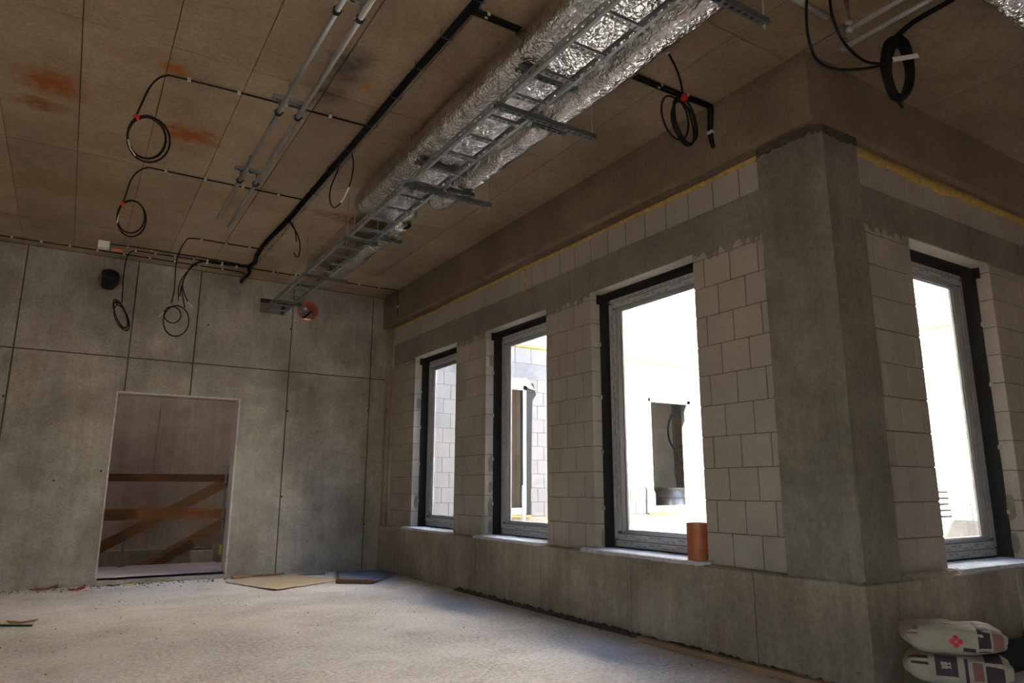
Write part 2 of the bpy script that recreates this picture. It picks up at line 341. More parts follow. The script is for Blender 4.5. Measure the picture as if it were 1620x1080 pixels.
# ------------------------------------------------------------------ back wall with door opening, joints and sleeves
D0, D1, DH, DZ = 0.436, 1.878, 2.297, 0.055
back = tag(link('wall_back', None), 'bare concrete back wall with a door opening and formwork joints', None, None, 'structure')
SL_B, SL_O = (0.187, 3.70, 0.115), (2.722, 3.655, 0.15); TRAY = (2.05, 2.40, 3.545, 3.755)
holes = [rect(D0, D1, 0.0, DH), circ(*SL_B), circ(*SL_O), rect(*TRAY)]
bm = bmesh.new()
prism(bm, rect(XL, XOUT, -0.2, ZC + 0.02), [rect(D0, D1, DZ, DH)] + holes[1:], lambda a, b, t: (a, t, b), YB + 0.012, YB + 0.25)
obj('wall_body', bm, 'joint', back)
def back_panel(x0, x1, z0, z1):
    g = 0.008; x0 += g; x1 -= g; z0 += g if z0 > 0.01 else 0; z1 -= g
    hs, out = [], rect(x0, x1, z0, z1)
    for (cx_, cz_, r) in (SL_B, SL_O):
        if x0 < cx_ - r and cx_ + r < x1 and z0 < cz_ - r and cz_ + r < z1: hs.append(circ(cx_, cz_, r))
    if x0 < TRAY[0] and TRAY[1] < x1 and z0 < TRAY[2] and TRAY[3] < z1: hs.append(rect(*TRAY))
    if z0 < DH and x0 < D1 and x1 > D0 and z1 <= 2.75:
        if x0 >= D0 and x1 <= D1: out = rect(x0, x1, DH, z1)
        elif x0 < D0: out = [(x0, z0), (D0, z0), (D0, DH), (x1, DH), (x1, z1), (x0, z1)]
        else: out = [(D1, z0), (x1, z0), (x1, z1), (x0, z1), (x0, DH), (D1, DH)]
    bm = bmesh.new(); prism(bm, out, hs, lambda a, b, t: (a, t, b), YB, YB + 0.02)
    return obj('panel', bm, 'wall', back)
XJ = [-5.6, -4.44, -3.19, -1.94, -0.69, 0.505, 1.26, 2.51, 3.715, XOUT]
for a, b in zip(XJ[:-1], XJ[1:]):
    back_panel(a, b, 0.0, 2.745); back_panel(a, b, 2.745, ZC)
for (x, z) in [(-0.715, 2.171), (2.53, 2.187), (3.70, 2.258), (2.495, 3.362), (0.357, 1.33), (-0.114, 1.214), (1.40, 3.28), (2.53, 1.02), (-0.70, 1.0), (3.72, 0.62)]:
    tb('tie_hole', [(x, YB - 0.001, z), (x, YB + 0.02, z)], 0.013, 'dirt', back, 10)
# a pale seam of mortar along the door edge
for s, x in ((0, D0), (1, D1)):
    bx('door_edge', x - 0.014 if s == 0 else x, x if s == 0 else x + 0.016, YB - 0.007, YB + 0.03, DZ, DH + 0.012, 'sill', back)
bx('door_edge', D0, D1, YB - 0.007, YB + 0.03, DH, DH + 0.018, 'sill', back)
bx('door_reveal', D1 - 0.008, D1 + 0.001, YB, YB + 0.25, DZ, DH, 'landing', back)
bx('door_reveal', D0 - 0.001, D0 + 0.005, YB, YB + 0.25, DZ, DH, 'landing', back)
bx('door_reveal', D0, D1, YB, YB + 0.25, DH - 0.006, DH + 0.002, 'stairwall', back)
bx('threshold', D0, D1, YB - 0.015, YB + 0.1, 0.0, DZ - 0.004, 'wall', back, 0.006)

# ------------------------------------------------------------------ stairwell behind the door
tag(bx('floor_landing', -1.6, 4.2, YB + 0.05, 11.62, -0.2, DZ, 'landing'), 'pink-grey concrete landing behind the door opening', None, None, 'structure')
sw = tag(link('wall_stairwell', None), 'concrete stairwell wall seen through the door opening', None, None, 'structure')
bm = bmesh.new(); prism(bm, rect(-1.8, 4.4, -3, 7.0), [rect(-1.5, 4.1, 4.55, 6.95)], lambda a, b, t: (a, t, b), 13.012, 13.3); box(bm, -1.8, -1.6, 10.21, 13.2, -3, 7.0); box(bm, -1.8, 4.4, 9.961, 10.21, 4.35, 7.0); prism(bm, rect(10.21, 13.2, -3, 7.0), [rect(10.5, 12.8, 5.0, 6.9)], lambda a, b, t: (t, a, b), 4.2, 4.4)  # unseen upper openings added to bring sky light down the stairwell
box(bm, -1.8, 4.4, 9.961, 13.3, 7.0, 7.2); obj('wall_body', bm, 'stairwall', sw)
for a, b in ((-1.6, 1.215), (1.215, 2.33), (2.33, 4.2)): cbox('panel', a + 0.004, b - 0.004, 13.0, 13.02, -3, 3.4, 'stairwall', sw, 0.001)
cbox('panel', -1.6, 4.2, 13.0, 13.02, 3.41, 4.53, 'stairwall', sw, 0.001)
tag(bx('floor_stairwell', -1.6, 4.2, 11.62, 13.0, -1.8, -1.6, 'stairwall'), 'lower floor of the stairwell', None, None, 'structure')
tag(bx('floor_stair_ledge', -1.6, 4.2, 12.85, 13.0, -1.6, 0.17, 'wall'), 'pale ledge along the stairwell wall', None, None, 'structure')

tag(bx('floor_shade_slab', -1.6, 4.2, YB + 0.25, 11.7, 3.96, 4.2, 'stairwall'), 'slab added in the stairwell to darken the back wall holes', None, None, 'structure')  # added slab, blocks the bright upper wall behind sleeve and tray holes
def plank(label, p0, p1, w, h, mat, name='timber_plank', group=None, up=(0, 0, 1), cat='plank'):
    o = oriented(name, p0, p1, w, h, mat, None, up); tag(o, label, cat, group); return o
plank('dark stained top guard plank across the door opening', (-0.6, 11.60, 1.27), (2.75, 11.60, 1.283), 0.028, 0.112, 'woodA')
plank('orange-brown middle guard plank across the door opening', (-0.6, 11.60, 0.770), (2.75, 11.60, 0.762), 0.028, 0.145, 'woodB')
plank('short pale board end nailed on the left of the middle guard plank', (-0.3, 11.565, 0.735), (0.80, 11.565, 0.733), 0.025, 0.105, 'woodC')
plank('longer upper sloping board behind the guard planks', (0.1, 11.95, 0.05), (2.6, 11.95, 1.47), 0.04, 0.15, 'woodC')
plank('lower sloping board behind the guard planks, dark edged', (0.85, 11.80, -0.13), (2.6, 11.80, 0.87), 0.05, 0.16, 'woodC')
plank('short board laid along the lower sloping board', (1.0, 11.72, -0.10), (1.72, 11.72, 0.335), 0.03, 0.13, 'woodA')
def post(x, y, z1, label):
    t = thing('guard_post', label, 'post', 'steel guard posts in the doorway', None, (0, 0, 0))
    tb('tube', [(x, y, 0.055), (x, y, z1)], 0.017, 'galv', t, 10)
    bx('foot_plate', x - 0.05, x + 0.05, y - 0.05, y + 0.05, 0.055, 0.062, 'galv_dark', t)
    return t
t = post(2.08, 11.555, 1.43, 'tall steel guard post at the right of the doorway')
tb('hook', [(2.08, 11.54, 0.30), (1.99, 11.53, 0.31), (1.96, 11.53, 0.22), (1.96, 11.53, 0.065)], 0.008, 'clip', t, 6, 4)
bx('clamp', 2.055, 2.105, 11.525, 11.585, 1.17, 1.20, 'galv_dark', t); bx('clamp', 2.055, 2.105, 11.525, 11.585, 0.66, 0.69, 'galv_dark', t)
bx('marker_tape', 2.06, 2.10, 11.536, 11.575, 0.16, 0.30, 'lime', t)
t = post(0.79, 11.555, 0.53, 'short steel guard post stub at the left of the doorway')
bx('clamp', 0.765, 0.815, 11.53, 11.58, 0.40, 0.43, 'galv_dark', t)
tag(bx('concrete_block', 1.72, 2.02, 11.75, 12.0, -0.2, 0.20, 'stairwall'), 'dim concrete block on the stair behind the tall guard post', 'block')

# ------------------------------------------------------------------ block walls
CH, BL, JT = 0.229, 0.254, 0.0055
def blocks(parent, u0, u1, z0, z1, n0, n1, to3, mat='block', off=0.0, name='block', ch=0.0035, skip=None, jt=JT):
    "running bond of single blocks over u0..u1, z0..z1, thickness n0..n1; to3 maps (u, n, z) to world"
    row = 0; z = z0
    while z < z1 - 0.01:
        zt = min(z + CH, z1); u = u0 - (BL - ((off + 0.5 * (row % 2)) % 1.0) * BL); cuts = [u0]
        while u < u1:
            if u0 + 0.045 < u < u1 - 0.045: cuts.append(u)
            u += BL
        cuts.append(u1)
        for a, b in zip(cuts[:-1], cuts[1:]):
            p, q = Vector(to3(a + jt * 0.7 * (a > u0), n0, z + jt)), Vector(to3(b - jt * 0.7 * (b < u1), n1, zt))
            cbox(name, min(p.x, q.x), max(p.x, q.x), min(p.y, q.y), max(p.y, q.y), p.z, q.z, mat, parent, ch)
        row += 1; z = zt
def core(parent, u0, u1, z0, z1, n0, n1, to3, mat='mortar', inset=0.006):
    p, q = Vector(to3(u0 + inset, n0 + inset, z0)), Vector(to3(u1 - inset, n1 - inset, z1 - 0.002))
    return bx('mortar', min(p.x, q.x), max(p.x, q.x), min(p.y, q.y), max(p.y, q.y), p.z, q.z, mat, parent)
toW = lambda u, n, z: (XB + n, u, z)
toE = lambda u, n, z: (u, YBK + n, z)

right = tag(link('wall_right', None), 'window wall of pale blocks between concrete parapet, lintel and beam', None, None, 'structure')
wing = tag(link('wall_wing', None), 'wing wall of pale blocks beyond the corner column', None, None, 'structure')
TH = XOUT - XB
WIN = [(7.775, 9.03), (5.785, 7.02), (3.745, 5.045)]      # openings in the window wall, far to near
EWIN = (5.07, 6.255)
PIERS = [(9.03, 9.82), (7.02, 7.775), (5.045, 5.785), (3.0, 3.745)]
for k, (a, b) in enumerate(PIERS):
    core(right, a, b, ZP, ZL0, 0, TH, toW); blocks(right, a, b, ZP, ZL0, 0, TH, toW, off=(0.18, 0.34, 0.55, 0.0)[k])
for a, b in ((4.36, EWIN[0]), (EWIN[1], 9.2)):
    core(wing, a, b, ZP, ZL0, 0, TH, toE); blocks(wing, a, b, ZP, ZL0, 0, TH, toE, off=0.45)
# block course above the lintel
core(right, 3.0, 9.82, ZL1, ZB1, 0, TH, toW); core(wing, 4.36, 9.2, ZL1 - 0.02, 3.455, 0, TH, toE)
def crow(parent, u0, u1, z0, z1, to3, odd=0.0):
    u = u0
    while u < u1 - 0.02:
        b = min(u + BL * random.choice((1.0, 1.0, 0.98, 1.02)), u1)
        p, q = Vector(to3(u + 0.004, 0, z0 + 0.003)), Vector(to3(b - 0.004, TH, z1))
        cbox('block', p.x, q.x, p.y, q.y, p.z, q.z, 'block', parent, 0.0035); u = b
crow(right, 3.0, 9.82, ZL1, ZB1, toW); crow(wing, 4.36, 9.2, ZL1 - 0.02, 3.455, toE)
# lintel band
for a, b in ((3.0, 5.36), (5.364, 8.78), (8.784, 9.82)): bx('lintel', XB - 0.006, XOUT, a, b, ZL0, ZL1, 'lintel', right, 0.004)
for a, b in ((4.36, 6.0), (6.004, 9.2)): bx('lintel', a, b, YBK - 0.006, YOUT, ZL0, ZL1 - 0.02, 'lintel', wing, 0.004)
for k, (a, b) in enumerate(WIN): bx('lintel_soffit', XB, XOUT, a, b, ZL0 - 0.004, ZL0 + 0.002, 'block', right)
bx('lintel_soffit', EWIN[0], EWIN[1], YBK, YOUT, ZL0 - 0.004, ZL0 + 0.002, 'block', wing)
# foam seam under the beam (bulging, uneven)
def foam(parent, u0, u1, z0, z1, to3, amp, name='foam_seam'):
    bm = bmesh.new(); N = int((u1 - u0) / 0.03); prev = None
    for i in range(N + 1):
        u = u0 + (u1 - u0) * i / N
        d = amp * max(0.0, noise.noise(Vector((u * 3.1, 1.7, 0))) * 1.4 + noise.noise(Vector((u * 11, 5.2, 0))) * 0.6 + 0.1); o = 0.012 + 0.010 * noise.noise(Vector((u * 7, 9, 0))) + d * 0.25
        ring = [bm.verts.new(to3(u, n, z)) for n, z in ((0.02, z0 - d), (-o * 0.7, z0 - d + 0.004), (-o, (z0 + z1) / 2 - d * .5), (-o * 0.6, z1), (0.02, z1))]
        if prev:
            for k in range(4): bm.faces.new((prev[k], prev[k + 1], ring[k + 1], ring[k]))
        prev = ring
    return obj(name, bm, 'foam', parent, True)
foam(right, 3.02, 9.82, ZB1, ZBEAM + 0.002, toW, 0.006); foam(wing, 4.40, 9.2, 3.462, ZBEAM + 0.002, toE, 0.045)
bm = bmesh.new()
for i in range(12): box(bm, XB - 0.008, XB + 0.01, 6.16 + random.uniform(-0.006, 0.006), 6.185 + random.uniform(-0.004, 0.008), ZL1 + i * 0.0195, ZL1 + i * 0.0195 + 0.0194)
obj('foam_joint', bm, 'foam', right)
# ragged mortar drips under the lintel
def smear(parent, u0, u1, to3, depth, seed):
    rnd = random.Random(seed); pts = []; u = u0
    while u < u1:
        pts.append((u, ZL0 - rnd.choice((0.004, 0.012, 0.02, 0.05)) * depth)); u += rnd.uniform(0.012, 0.035)
    loop = [(u0, ZL0 + 0.01)] + pts + [(u1, ZL0 + 0.01)]
    bm = bmesh.new(); prism(bm, loop, [], lambda a, b, t: to3(a, t, b), -0.005, 0.004); obj('mortar_smear', bm, 'lintel', parent)
for k, (a, b) in enumerate(PIERS): smear(right, a + 0.01, b - 0.02, toW, 1.6, k)
smear(wing, 4.42, EWIN[0] - 0.03, toE, 1.0, 9)
# beams with a chamfered lower edge
def beam(parent, prof, to3, u0, u1):
    bm = bmesh.new(); prism(bm, prof, [], lambda a, b, t: to3(t, a, b), u0, u1); return obj('beam', bm, 'beam', parent)
beam(right, [(XBEAM, ZC + 0.014), (XBEAM, ZBEAM + 0.03), (XBEAM + 0.03, ZBEAM), (XOUT, ZBEAM), (XOUT, ZC + 0.014)], lambda u, n, z: (n, u, z), YBEAM, YB + 0.01)
beam(wing, [(YBEAM, ZC + 0.014), (YBEAM, ZBEAM + 0.03), (YBEAM + 0.03, ZBEAM), (YOUT, ZBEAM), (YOUT, ZC + 0.014)], lambda u, n, z: (u, n, z), XOUT, 10.9)
# column strip in the far corner
bx('corner_strip', XB - 0.03, XOUT, 9.80, YB + 0.01, ZP, ZBEAM + 0.01, 'parapet', right, 0.006)
bx('corner_strip', XB - 0.075, XOUT, 9.865, YB + 0.01, ZP, ZBEAM + 0.01, 'parapet', right, 0.006)
# parapets in formwork panels
bx('parapet_body', XW + 0.006, XOUT, YE + 0.006, YB + 0.05, -0.1, ZP - 0.003, 'joint', right)
bx('parapet_body', XW + 0.006, 10.9, YE + 0.006, YOUT, -0.1, ZP - 0.003, 'joint', wing)
jy = [YE, 3.277, 4.502, 5.772, 7.045, 8.293, 9.05, YB + 0.02]
for a, b in zip(jy[:-1], jy[1:]): cbox('panel', XW, XOUT, a + 0.003 * (a > YE), b - 0.003, -0.02, ZP, 'parapet', right, 0.005)
jx = [XOUT + 0.003, 4.623, 5.744, 6.87, 8.0, 9.2, 10.9]
for a, b in zip(jx[:-1], jx[1:]): cbox('panel', a + 0.003, b - 0.003, YE, YOUT, -0.02, ZP, 'parapet', wing, 0.005)
# rough mortar ledge beside the column
def rough_strip(name, parent, path, w, h, mat, seed, n=40):
    rnd = random.Random(seed); bm = bmesh.new(); prev = None; a, b = Vector(path[0]), Vector(path[1]); d = (b - a).normalized(); s = Vector((-d.y, d.x, 0))
    for i in range(n + 1):
        p = a + (b - a) * i / n; e = min(1, i / 3, (n - i) / 3) ; k = 0.45 + 0.55 * rnd.random()
        ring = [bm.verts.new(p + s * (w * q) + Vector((0, 0, h * zz * e * k))) for q, zz in ((-0.5 * (0.6 + .4 * rnd.random()), 0.0), (-0.22, 0.8), (0.1, 1.0), (0.5, 0.6), (0.5, 0))]
        if prev:
            for q in range(4): bm.faces.new((prev[q], prev[q + 1], ring[q + 1], ring[q]))
        prev = ring
    return obj(name, bm, mat, parent)
rough_strip('mortar_ledge', wing, ((4.40, 2.545, ZP), (5.15, 2.55, ZP)), 0.11, 0.035, 'parapet', 3)
rough_strip('mortar_ledge', right, ((XW + 0.05, 9.7, ZP), (XW + 0.05, 3.05, ZP)), 0.07, 0.012, 'parapet', 4, 120)
rough_strip('floor_dirt', right, ((3.915, 7.5, 0), (3.915, 2.6, 0)), 0.05, 0.05, 'dirt', 5, 160)
# corner column with chamfered arris
PX, PY = 3.958, 2.535
bm = bmesh.new(); c_ = 0.055
prism(bm, [(PX, 3.02), (PX, PY + c_), (PX + c_ * 0.55, PY + c_ * 0.42), (PX + c_, PY), (4.40, PY), (4.40, 2.8), (4.2, 3.02)], [], lambda a, b, t: (a, b, t), ZP - 0.004, ZBEAM + 0.005)
colm = tag(obj('wall_corner_column', bm, 'column'), 'dark grey concrete corner column with a chamfered edge', None, None, 'structure')
seam = bmesh.new(); rs = random.Random(77)  # dark band painted in for the shaded underside of the beam overhang
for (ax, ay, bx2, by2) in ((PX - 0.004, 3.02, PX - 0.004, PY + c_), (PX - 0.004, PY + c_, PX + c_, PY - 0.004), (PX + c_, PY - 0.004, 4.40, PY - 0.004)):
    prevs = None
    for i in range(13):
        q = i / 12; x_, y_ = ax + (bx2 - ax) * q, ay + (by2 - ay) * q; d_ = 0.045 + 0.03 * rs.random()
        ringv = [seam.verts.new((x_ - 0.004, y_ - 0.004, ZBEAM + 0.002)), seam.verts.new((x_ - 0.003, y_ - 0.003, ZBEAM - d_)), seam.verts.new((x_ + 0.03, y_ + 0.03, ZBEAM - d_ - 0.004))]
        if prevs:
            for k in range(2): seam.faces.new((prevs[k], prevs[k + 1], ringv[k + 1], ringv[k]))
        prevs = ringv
obj('ledge_shade', seam, 'dirt', colm)
for (x_, y_) in ((PX - 0.001, PY + c_), (PX + c_, PY - 0.001)):
    P = [(x_ + rs.uniform(-0.002, 0.002), y_ + rs.uniform(-0.002, 0.002), ZP + 0.02 + k * 0.07) for k in range(42)]
    tb('arris_ridge', P, [rs.uniform(0.003, 0.008) for _ in P], 'lintel', colm, 6)
rough_strip('mortar_collar', colm, ((PX + 0.0, 3.0, ZP), (PX + 0.0, PY + 0.03, ZP)), 0.03, 0.02, 'column', 8)
rough_strip('mortar_collar', colm, ((PX + 0.03, PY, ZP), (4.39, PY, ZP)), 0.03, 0.03, 'column', 9)
# exterior tops of the walls (they shade the courtyard)
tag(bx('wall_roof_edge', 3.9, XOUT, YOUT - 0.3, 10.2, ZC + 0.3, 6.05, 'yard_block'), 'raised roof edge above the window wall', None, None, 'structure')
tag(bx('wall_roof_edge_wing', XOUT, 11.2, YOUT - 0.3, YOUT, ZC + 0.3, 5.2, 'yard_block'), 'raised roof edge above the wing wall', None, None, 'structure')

# ------------------------------------------------------------------ windows
FONT = {}
def text_mesh(s):
    if s not in FONT:
        cu = bpy.data.curves.new('t', 'FONT'); cu.body = s; cu.size = 1.0; cu.resolution_u = 2
        o = bpy.data.objects.new('t', cu); COL.objects.link(o); bpy.context.view_layer.update()
        me = bpy.data.meshes.new_from_object(o.evaluated_get(bpy.context.evaluated_depsgraph_get()))
        FONT[s] = ([v.co.copy() for v in me.vertices], [tuple(p.vertices) for p in me.polygons])
        bpy.data.objects.remove(o); bpy.data.curves.remove(cu); bpy.data.meshes.remove(me)
    return FONT[s]
def put_text(bm, s, a, b, size, to, rot90=False):
    vs, ps = text_mesh(s)
    nv = [bm.verts.new(to(a + (-v.y if rot90 else v.x) * size, b + (v.x if rot90 else v.y) * size)) for v in vs]
    for p in ps:
        try: bm.faces.new([nv[i] for i in p])
        except ValueError: pass
def ring(bm, u0, u1, z0, z1, w, n0, n1, to3, wb=None, wt=None):
    wb = wb or w; wt = wt or w
    prism(bm, rect(u0, u1, z0, z1), [rect(u0 + w, u1 - w, z0 + wb, z1 - wt)], lambda a, b, t: to3(a, t, b), n0, n1)
def window(name, label, u0, u1, to3, parent_axis, mirror):
    W = tag(link(name, None), label, None, None, 'structure')
    nf = 0.215; F0, F1 = ZP + 0.015, ZL0 - 0.02
    bm = bmesh.new(); ring(bm, u0 - 0.005, u1 + 0.005, F0, F1, 0.075, nf, nf + 0.08, to3, 0.085); obj('frame', bm, 'greypvc', W)
    bm = bmesh.new(); ring(bm, u0 + 0.068, u1 - 0.068, F0 + 0.078, F1 - 0.068, 0.062, nf - 0.012, nf + 0.06, to3); sash = obj('sash', bm, 'greypvc', W)
    bm = bmesh.new()
    a0, a1, b0, b1 = u0 + 0.13, u1 - 0.13, F0 + 0.14, F1 - 0.13        # sloped glazing bead
    for (p, q) in (((a0, b0), (a1, b0)), ((a1, b0), (a1, b1)), ((a1, b1), (a0, b1)), ((a0, b1), (a0, b0))):
        ca, cb = (a0 + a1) / 2, (b0 + b1) / 2
        def inn(pt): return (pt[0] + math.copysign(0.022, ca - pt[0]), pt[1] + math.copysign(0.022, cb - pt[1]))
        P, Q = inn(p), inn(q)
        v = [bm.verts.new(to3(p[0], nf - 0.012, p[1])), bm.verts.new(to3(q[0], nf - 0.012, q[1])), bm.verts.new(to3(Q[0], nf + 0.012, Q[1])), bm.verts.new(to3(P[0], nf + 0.012, P[1]))]
        w = [bm.verts.new(to3(p[0], nf + 0.03, p[1])), bm.verts.new(to3(q[0], nf + 0.03, q[1])), bm.verts.new(to3(Q[0], nf + 0.03, Q[1])), bm.verts.new(to3(P[0], nf + 0.03, P[1]))]
        bm.faces.new(v); bm.faces.new(w); bm.faces.new((v[2], v[3], w[3], w[2])); bm.faces.new((v[0], v[1], w[1], w[0]))
    obj('glazing_bead', bm, 'bead', W)
    bm = bmesh.new(); ring(bm, a0 + 0.02, a1 - 0.02, b0 + 0.02, b1 - 0.02, 0.012, nf + 0.028, nf + 0.045, to3); obj('glass_spacer', bm, 'spacer', W)
    for k, nn in enumerate((nf + 0.026, nf + 0.047)):
        p, q = Vector(to3(a0 + 0.015, nn, b0 + 0.015)), Vector(to3(a1 - 0.015, nn + 0.002, b1 - 0.015))
        bx('pane', min(p.x, q.x), max(p.x, q.x), min(p.y, q.y), max(p.y, q.y), p.z, q.z, 'glass', W)
    # black membrane folded onto the reveals, top and foot
    bm = bmesh.new()
    for (ua, ub, za, zb, na, nb) in ((u0 - 0.001, u0 + 0.003, F0, ZL0, 0.105, nf + 0.03), (u1 - 0.003, u1 + 0.001, F0, ZL0, 0.105, nf + 0.03), (u0, u1, ZL0 - 0.008, ZL0 - 0.004, 0.13, nf + 0.03), (u0, u1, F1 - 0.03, F1 + 0.02, nf - 0.003, nf + 0.03), (u0, u1, F0 - 0.012, F0 + 0.022, nf - 0.022, nf + 0.02)):
        p, q = Vector(to3(ua, na, za)), Vector(to3(ub, nb, zb)); box(bm, min(p.x, q.x), max(p.x, q.x), min(p.y, q.y), max(p.y, q.y), min(p.z, q.z), max(p.z, q.z))
    corner = [(u1 - 0.0, ZL0 - 0.10, 0.07), (u0 + 0.0, ZL0 - 0.10, 0.07)]
    for (uc, zc, nn) in corner:
        p, q = Vector(to3(uc - 0.003, nn, zc)), Vector(to3(uc + 0.003, 0.12, zc + 0.09)); box(bm, min(p.x, q.x), max(p.x, q.x), min(p.y, q.y), max(p.y, q.y), p.z, q.z)
    obj('membrane', bm, 'membrane', W)
    # protective film strips and their print
    films = []
    for (ua, ub, za, zb, nn) in ((u0 + 0.03, u1 - 0.03, F0 + 0.026, F0 + 0.075, nf), (u0 + 0.075, u1 - 0.075, F0 + 0.083, F0 + 0.133, nf - 0.012),
                                 (u0 + 0.03, u1 - 0.03, F1 - 0.066, F1 - 0.032, nf), (u0 + 0.075, u1 - 0.075, F1 - 0.126, F1 - 0.074, nf - 0.012),
                                 (u0 + 0.012, u0 + 0.062, F0 + 0.09, F1 - 0.08, nf), (u0 + 0.074, u0 + 0.122, F0 + 0.16, F1 - 0.14, nf - 0.012),
                                 (u1 - 0.062, u1 - 0.012, F0 + 0.09, F1 - 0.08, nf), (u1 - 0.122, u1 - 0.074, F0 + 0.16, F1 - 0.14, nf - 0.012)):
        p, q = Vector(to3(ua, nn - 0.0012, za)), Vector(to3(ub, nn + 0.0004, zb))
        fl = bx('film_strip', min(p.x, q.x), max(p.x, q.x), min(p.y, q.y), max(p.y, q.y), p.z, q.z, 'film', W)
        bm = bmesh.new(); hor = (ub - ua) > (zb - za); wd = (zb - za) if hor else (ub - ua); L = (ub - ua) if hor else (zb - za)
        s = 0.02; pos = 0.05 + random.random() * 0.08; row = 0
        um, zm = (ua + ub) / 2, (za + zb) / 2
        while pos < L - 0.13:
            lat = (0.006 if row % 2 else wd - 0.024)
            def to(a, b):      # a along, b across; seen from inside the room
                if hor:
                    uu_ = (ub - a) if mirror else (ua + a); return to3(uu_, nn - 0.0018, za + b)
                uu_ = (ub - b) if not mirror else (ua + b); return to3(uu_, nn - 0.0018, za + a)
            put_text(bm, 'DIMETH', pos, lat, s, to)
            for j in range(2):
                x0 = pos + 0.10; y0 = lat + 0.003 + 0.008 * j
                bm.faces.new([bm.verts.new(to(*pt)) for pt in ((x0, y0), (x0 + 0.035, y0), (x0 + 0.035, y0 + 0.003), (x0, y0 + 0.003))])
            pos += 0.165; row += 1
        link('lettering', finish(bm, 'lettering', 'ink'), fl)
    # fixing clips on the reveal and mortar patches
    far = u1 if mirror else u1
    for z in (0.95, 1.45, 1.95, 2.45):
        p, q = Vector(to3(far - 0.008, 0.088, z)), Vector(to3(far + 0.001, 0.112, z + 0.035)); bx('fixing_clip', min(p.x, q.x), max(p.x, q.x), min(p.y, q.y), max(p.y, q.y), p.z, q.z, 'galv', W)
    # mortar sill slab
    rnd = random.Random(int(u0 * 1000)); bm = bmesh.new(); N = 26; e0, e1 = u0 - 0.05, u1 + (0.16 if mirror else 0.14)
    top = []; 
    for i in range(N + 1):
        u = e0 + (e1 - e0) * i / N; fr = -(XB - XW) - 0.006 + 0.008 * rnd.random(); zt = ZP + 0.028 + 0.004 * rnd.random(); in_open = u0 < u < u1
        if mirror is None: fr = fr
        bk = 0.20 if in_open else 0.0
        edge = 0.06 if i in (0, N) else 0.0
        top.append([bm.verts.new(to3(u, a, z)) for a, z in ((fr + edge, ZP - 0.006 + 0.006 * rnd.random()), (fr + 0.006 + edge, zt - 0.006), (fr + 0.03 + edge, zt), (bk, zt), (bk, ZP - 0.01))])
    for A, B in zip(top[:-1], top[1:]):
        for k in range(4): bm.faces.new((A[k], A[k + 1], B[k + 1], B[k]))
    bm.faces.new(top[0]); bm.faces.new(top[-1]); obj('window_sill', bm, 'sill', W)
    return W
w1 = window('window_1', 'far window of the window wall, nearest the back wall', *WIN[0], toW, 0, True)
w2 = window('window_2', 'middle window of the window wall', *WIN[1], toW, 0, True)
w3 = window('window_3', 'near window of the window wall, beside the corner column', *WIN[2], toW, 0, True)
w4 = window('window_4', 'window of the wing wall right of the corner column', *EWIN, toE, 0, False)
def patch(parent, to3, u, n, z, rn, rz, seed, mat='lintel'):
    rnd = random.Random(seed); pts = [(n + rn * math.cos(a) * rnd.uniform(.7, 1.1), z + rz * math.sin(a) * rnd.uniform(.7, 1.1)) for a in [k * math.pi / 6 for k in range(12)]]
    bm = bmesh.new(); prism(bm, pts, [], lambda a, b, t: to3(t, a, b), u - 0.004, u + 0.002); obj('mortar_patch', bm, mat, parent)
for k, (z, rz) in enumerate(((2.62, 0.08), (1.42, 0.12), (1.15, 0.07), (0.93, 0.11), (0.72, 0.08))): patch(right, toW, WIN[1][1], 0.075, z, 0.03, rz, k)
for k, (z, rz) in enumerate(((2.3, 0.09), (0.95, 0.10))): patch(right, toW, WIN[0][1], 0.07, z, 0.035, rz, k + 20)
patch(right, toW, WIN[2][1], 0.085, 0.70, 0.02, 0.08, 31); patch(wing, toE, EWIN[1], 0.08, 1.0, 0.03, 0.12, 33); patch(wing, toE, EWIN[1], 0.08, 0.74, 0.03, 0.09, 34)

# ------------------------------------------------------------------ courtyard walls
yn = tag(link('wall_courtyard_far', None), 'white block wall across the courtyard', None, None, 'structure')
ye = tag(link('wall_courtyard_side', None), 'white block wall on the right of the courtyard', None, None, 'structure')
toN = lambda u, n, z: (u, YN + n, z)
toX = lambda u, n, z: (XE + n, u, z)
NW = [(5.30, 6.50), (9.20, 10.36)]; NZ0, NZ1 = 0.68, 2.96
bx('base', XOUT, XE + 0.3, YN - 0.012, YN + 0.25, -0.2, NZ0, 'yard_conc', yn)
bx('base', XE - 0.012, XE + 0.25, YOUT, YN, -0.2, NZ0 + 0.02, 'yard_conc', ye)
segs = [(XOUT + 0.01, NW[0][0]), (NW[0][1], NW[1][0]), (NW[1][1], XE)]
for k, (a, b) in enumerate(segs):
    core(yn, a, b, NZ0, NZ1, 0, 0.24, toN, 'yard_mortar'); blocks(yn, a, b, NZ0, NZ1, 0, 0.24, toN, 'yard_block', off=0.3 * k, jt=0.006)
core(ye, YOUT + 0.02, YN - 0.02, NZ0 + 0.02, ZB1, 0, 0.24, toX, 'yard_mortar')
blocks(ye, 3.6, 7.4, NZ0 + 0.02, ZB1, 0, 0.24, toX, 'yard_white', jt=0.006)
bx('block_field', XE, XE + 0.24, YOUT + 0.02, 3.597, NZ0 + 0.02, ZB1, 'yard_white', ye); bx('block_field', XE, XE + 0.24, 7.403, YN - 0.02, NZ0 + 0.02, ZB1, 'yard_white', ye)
bx('lintel', XOUT, XE, YN - 0.004, YN + 0.25, NZ1, 3.225, 'yard_lintel', yn)
core(yn, XOUT, XE, 3.225, 3.5, 0, 0.24, toN, 'yard_mortar')
u = 4.6
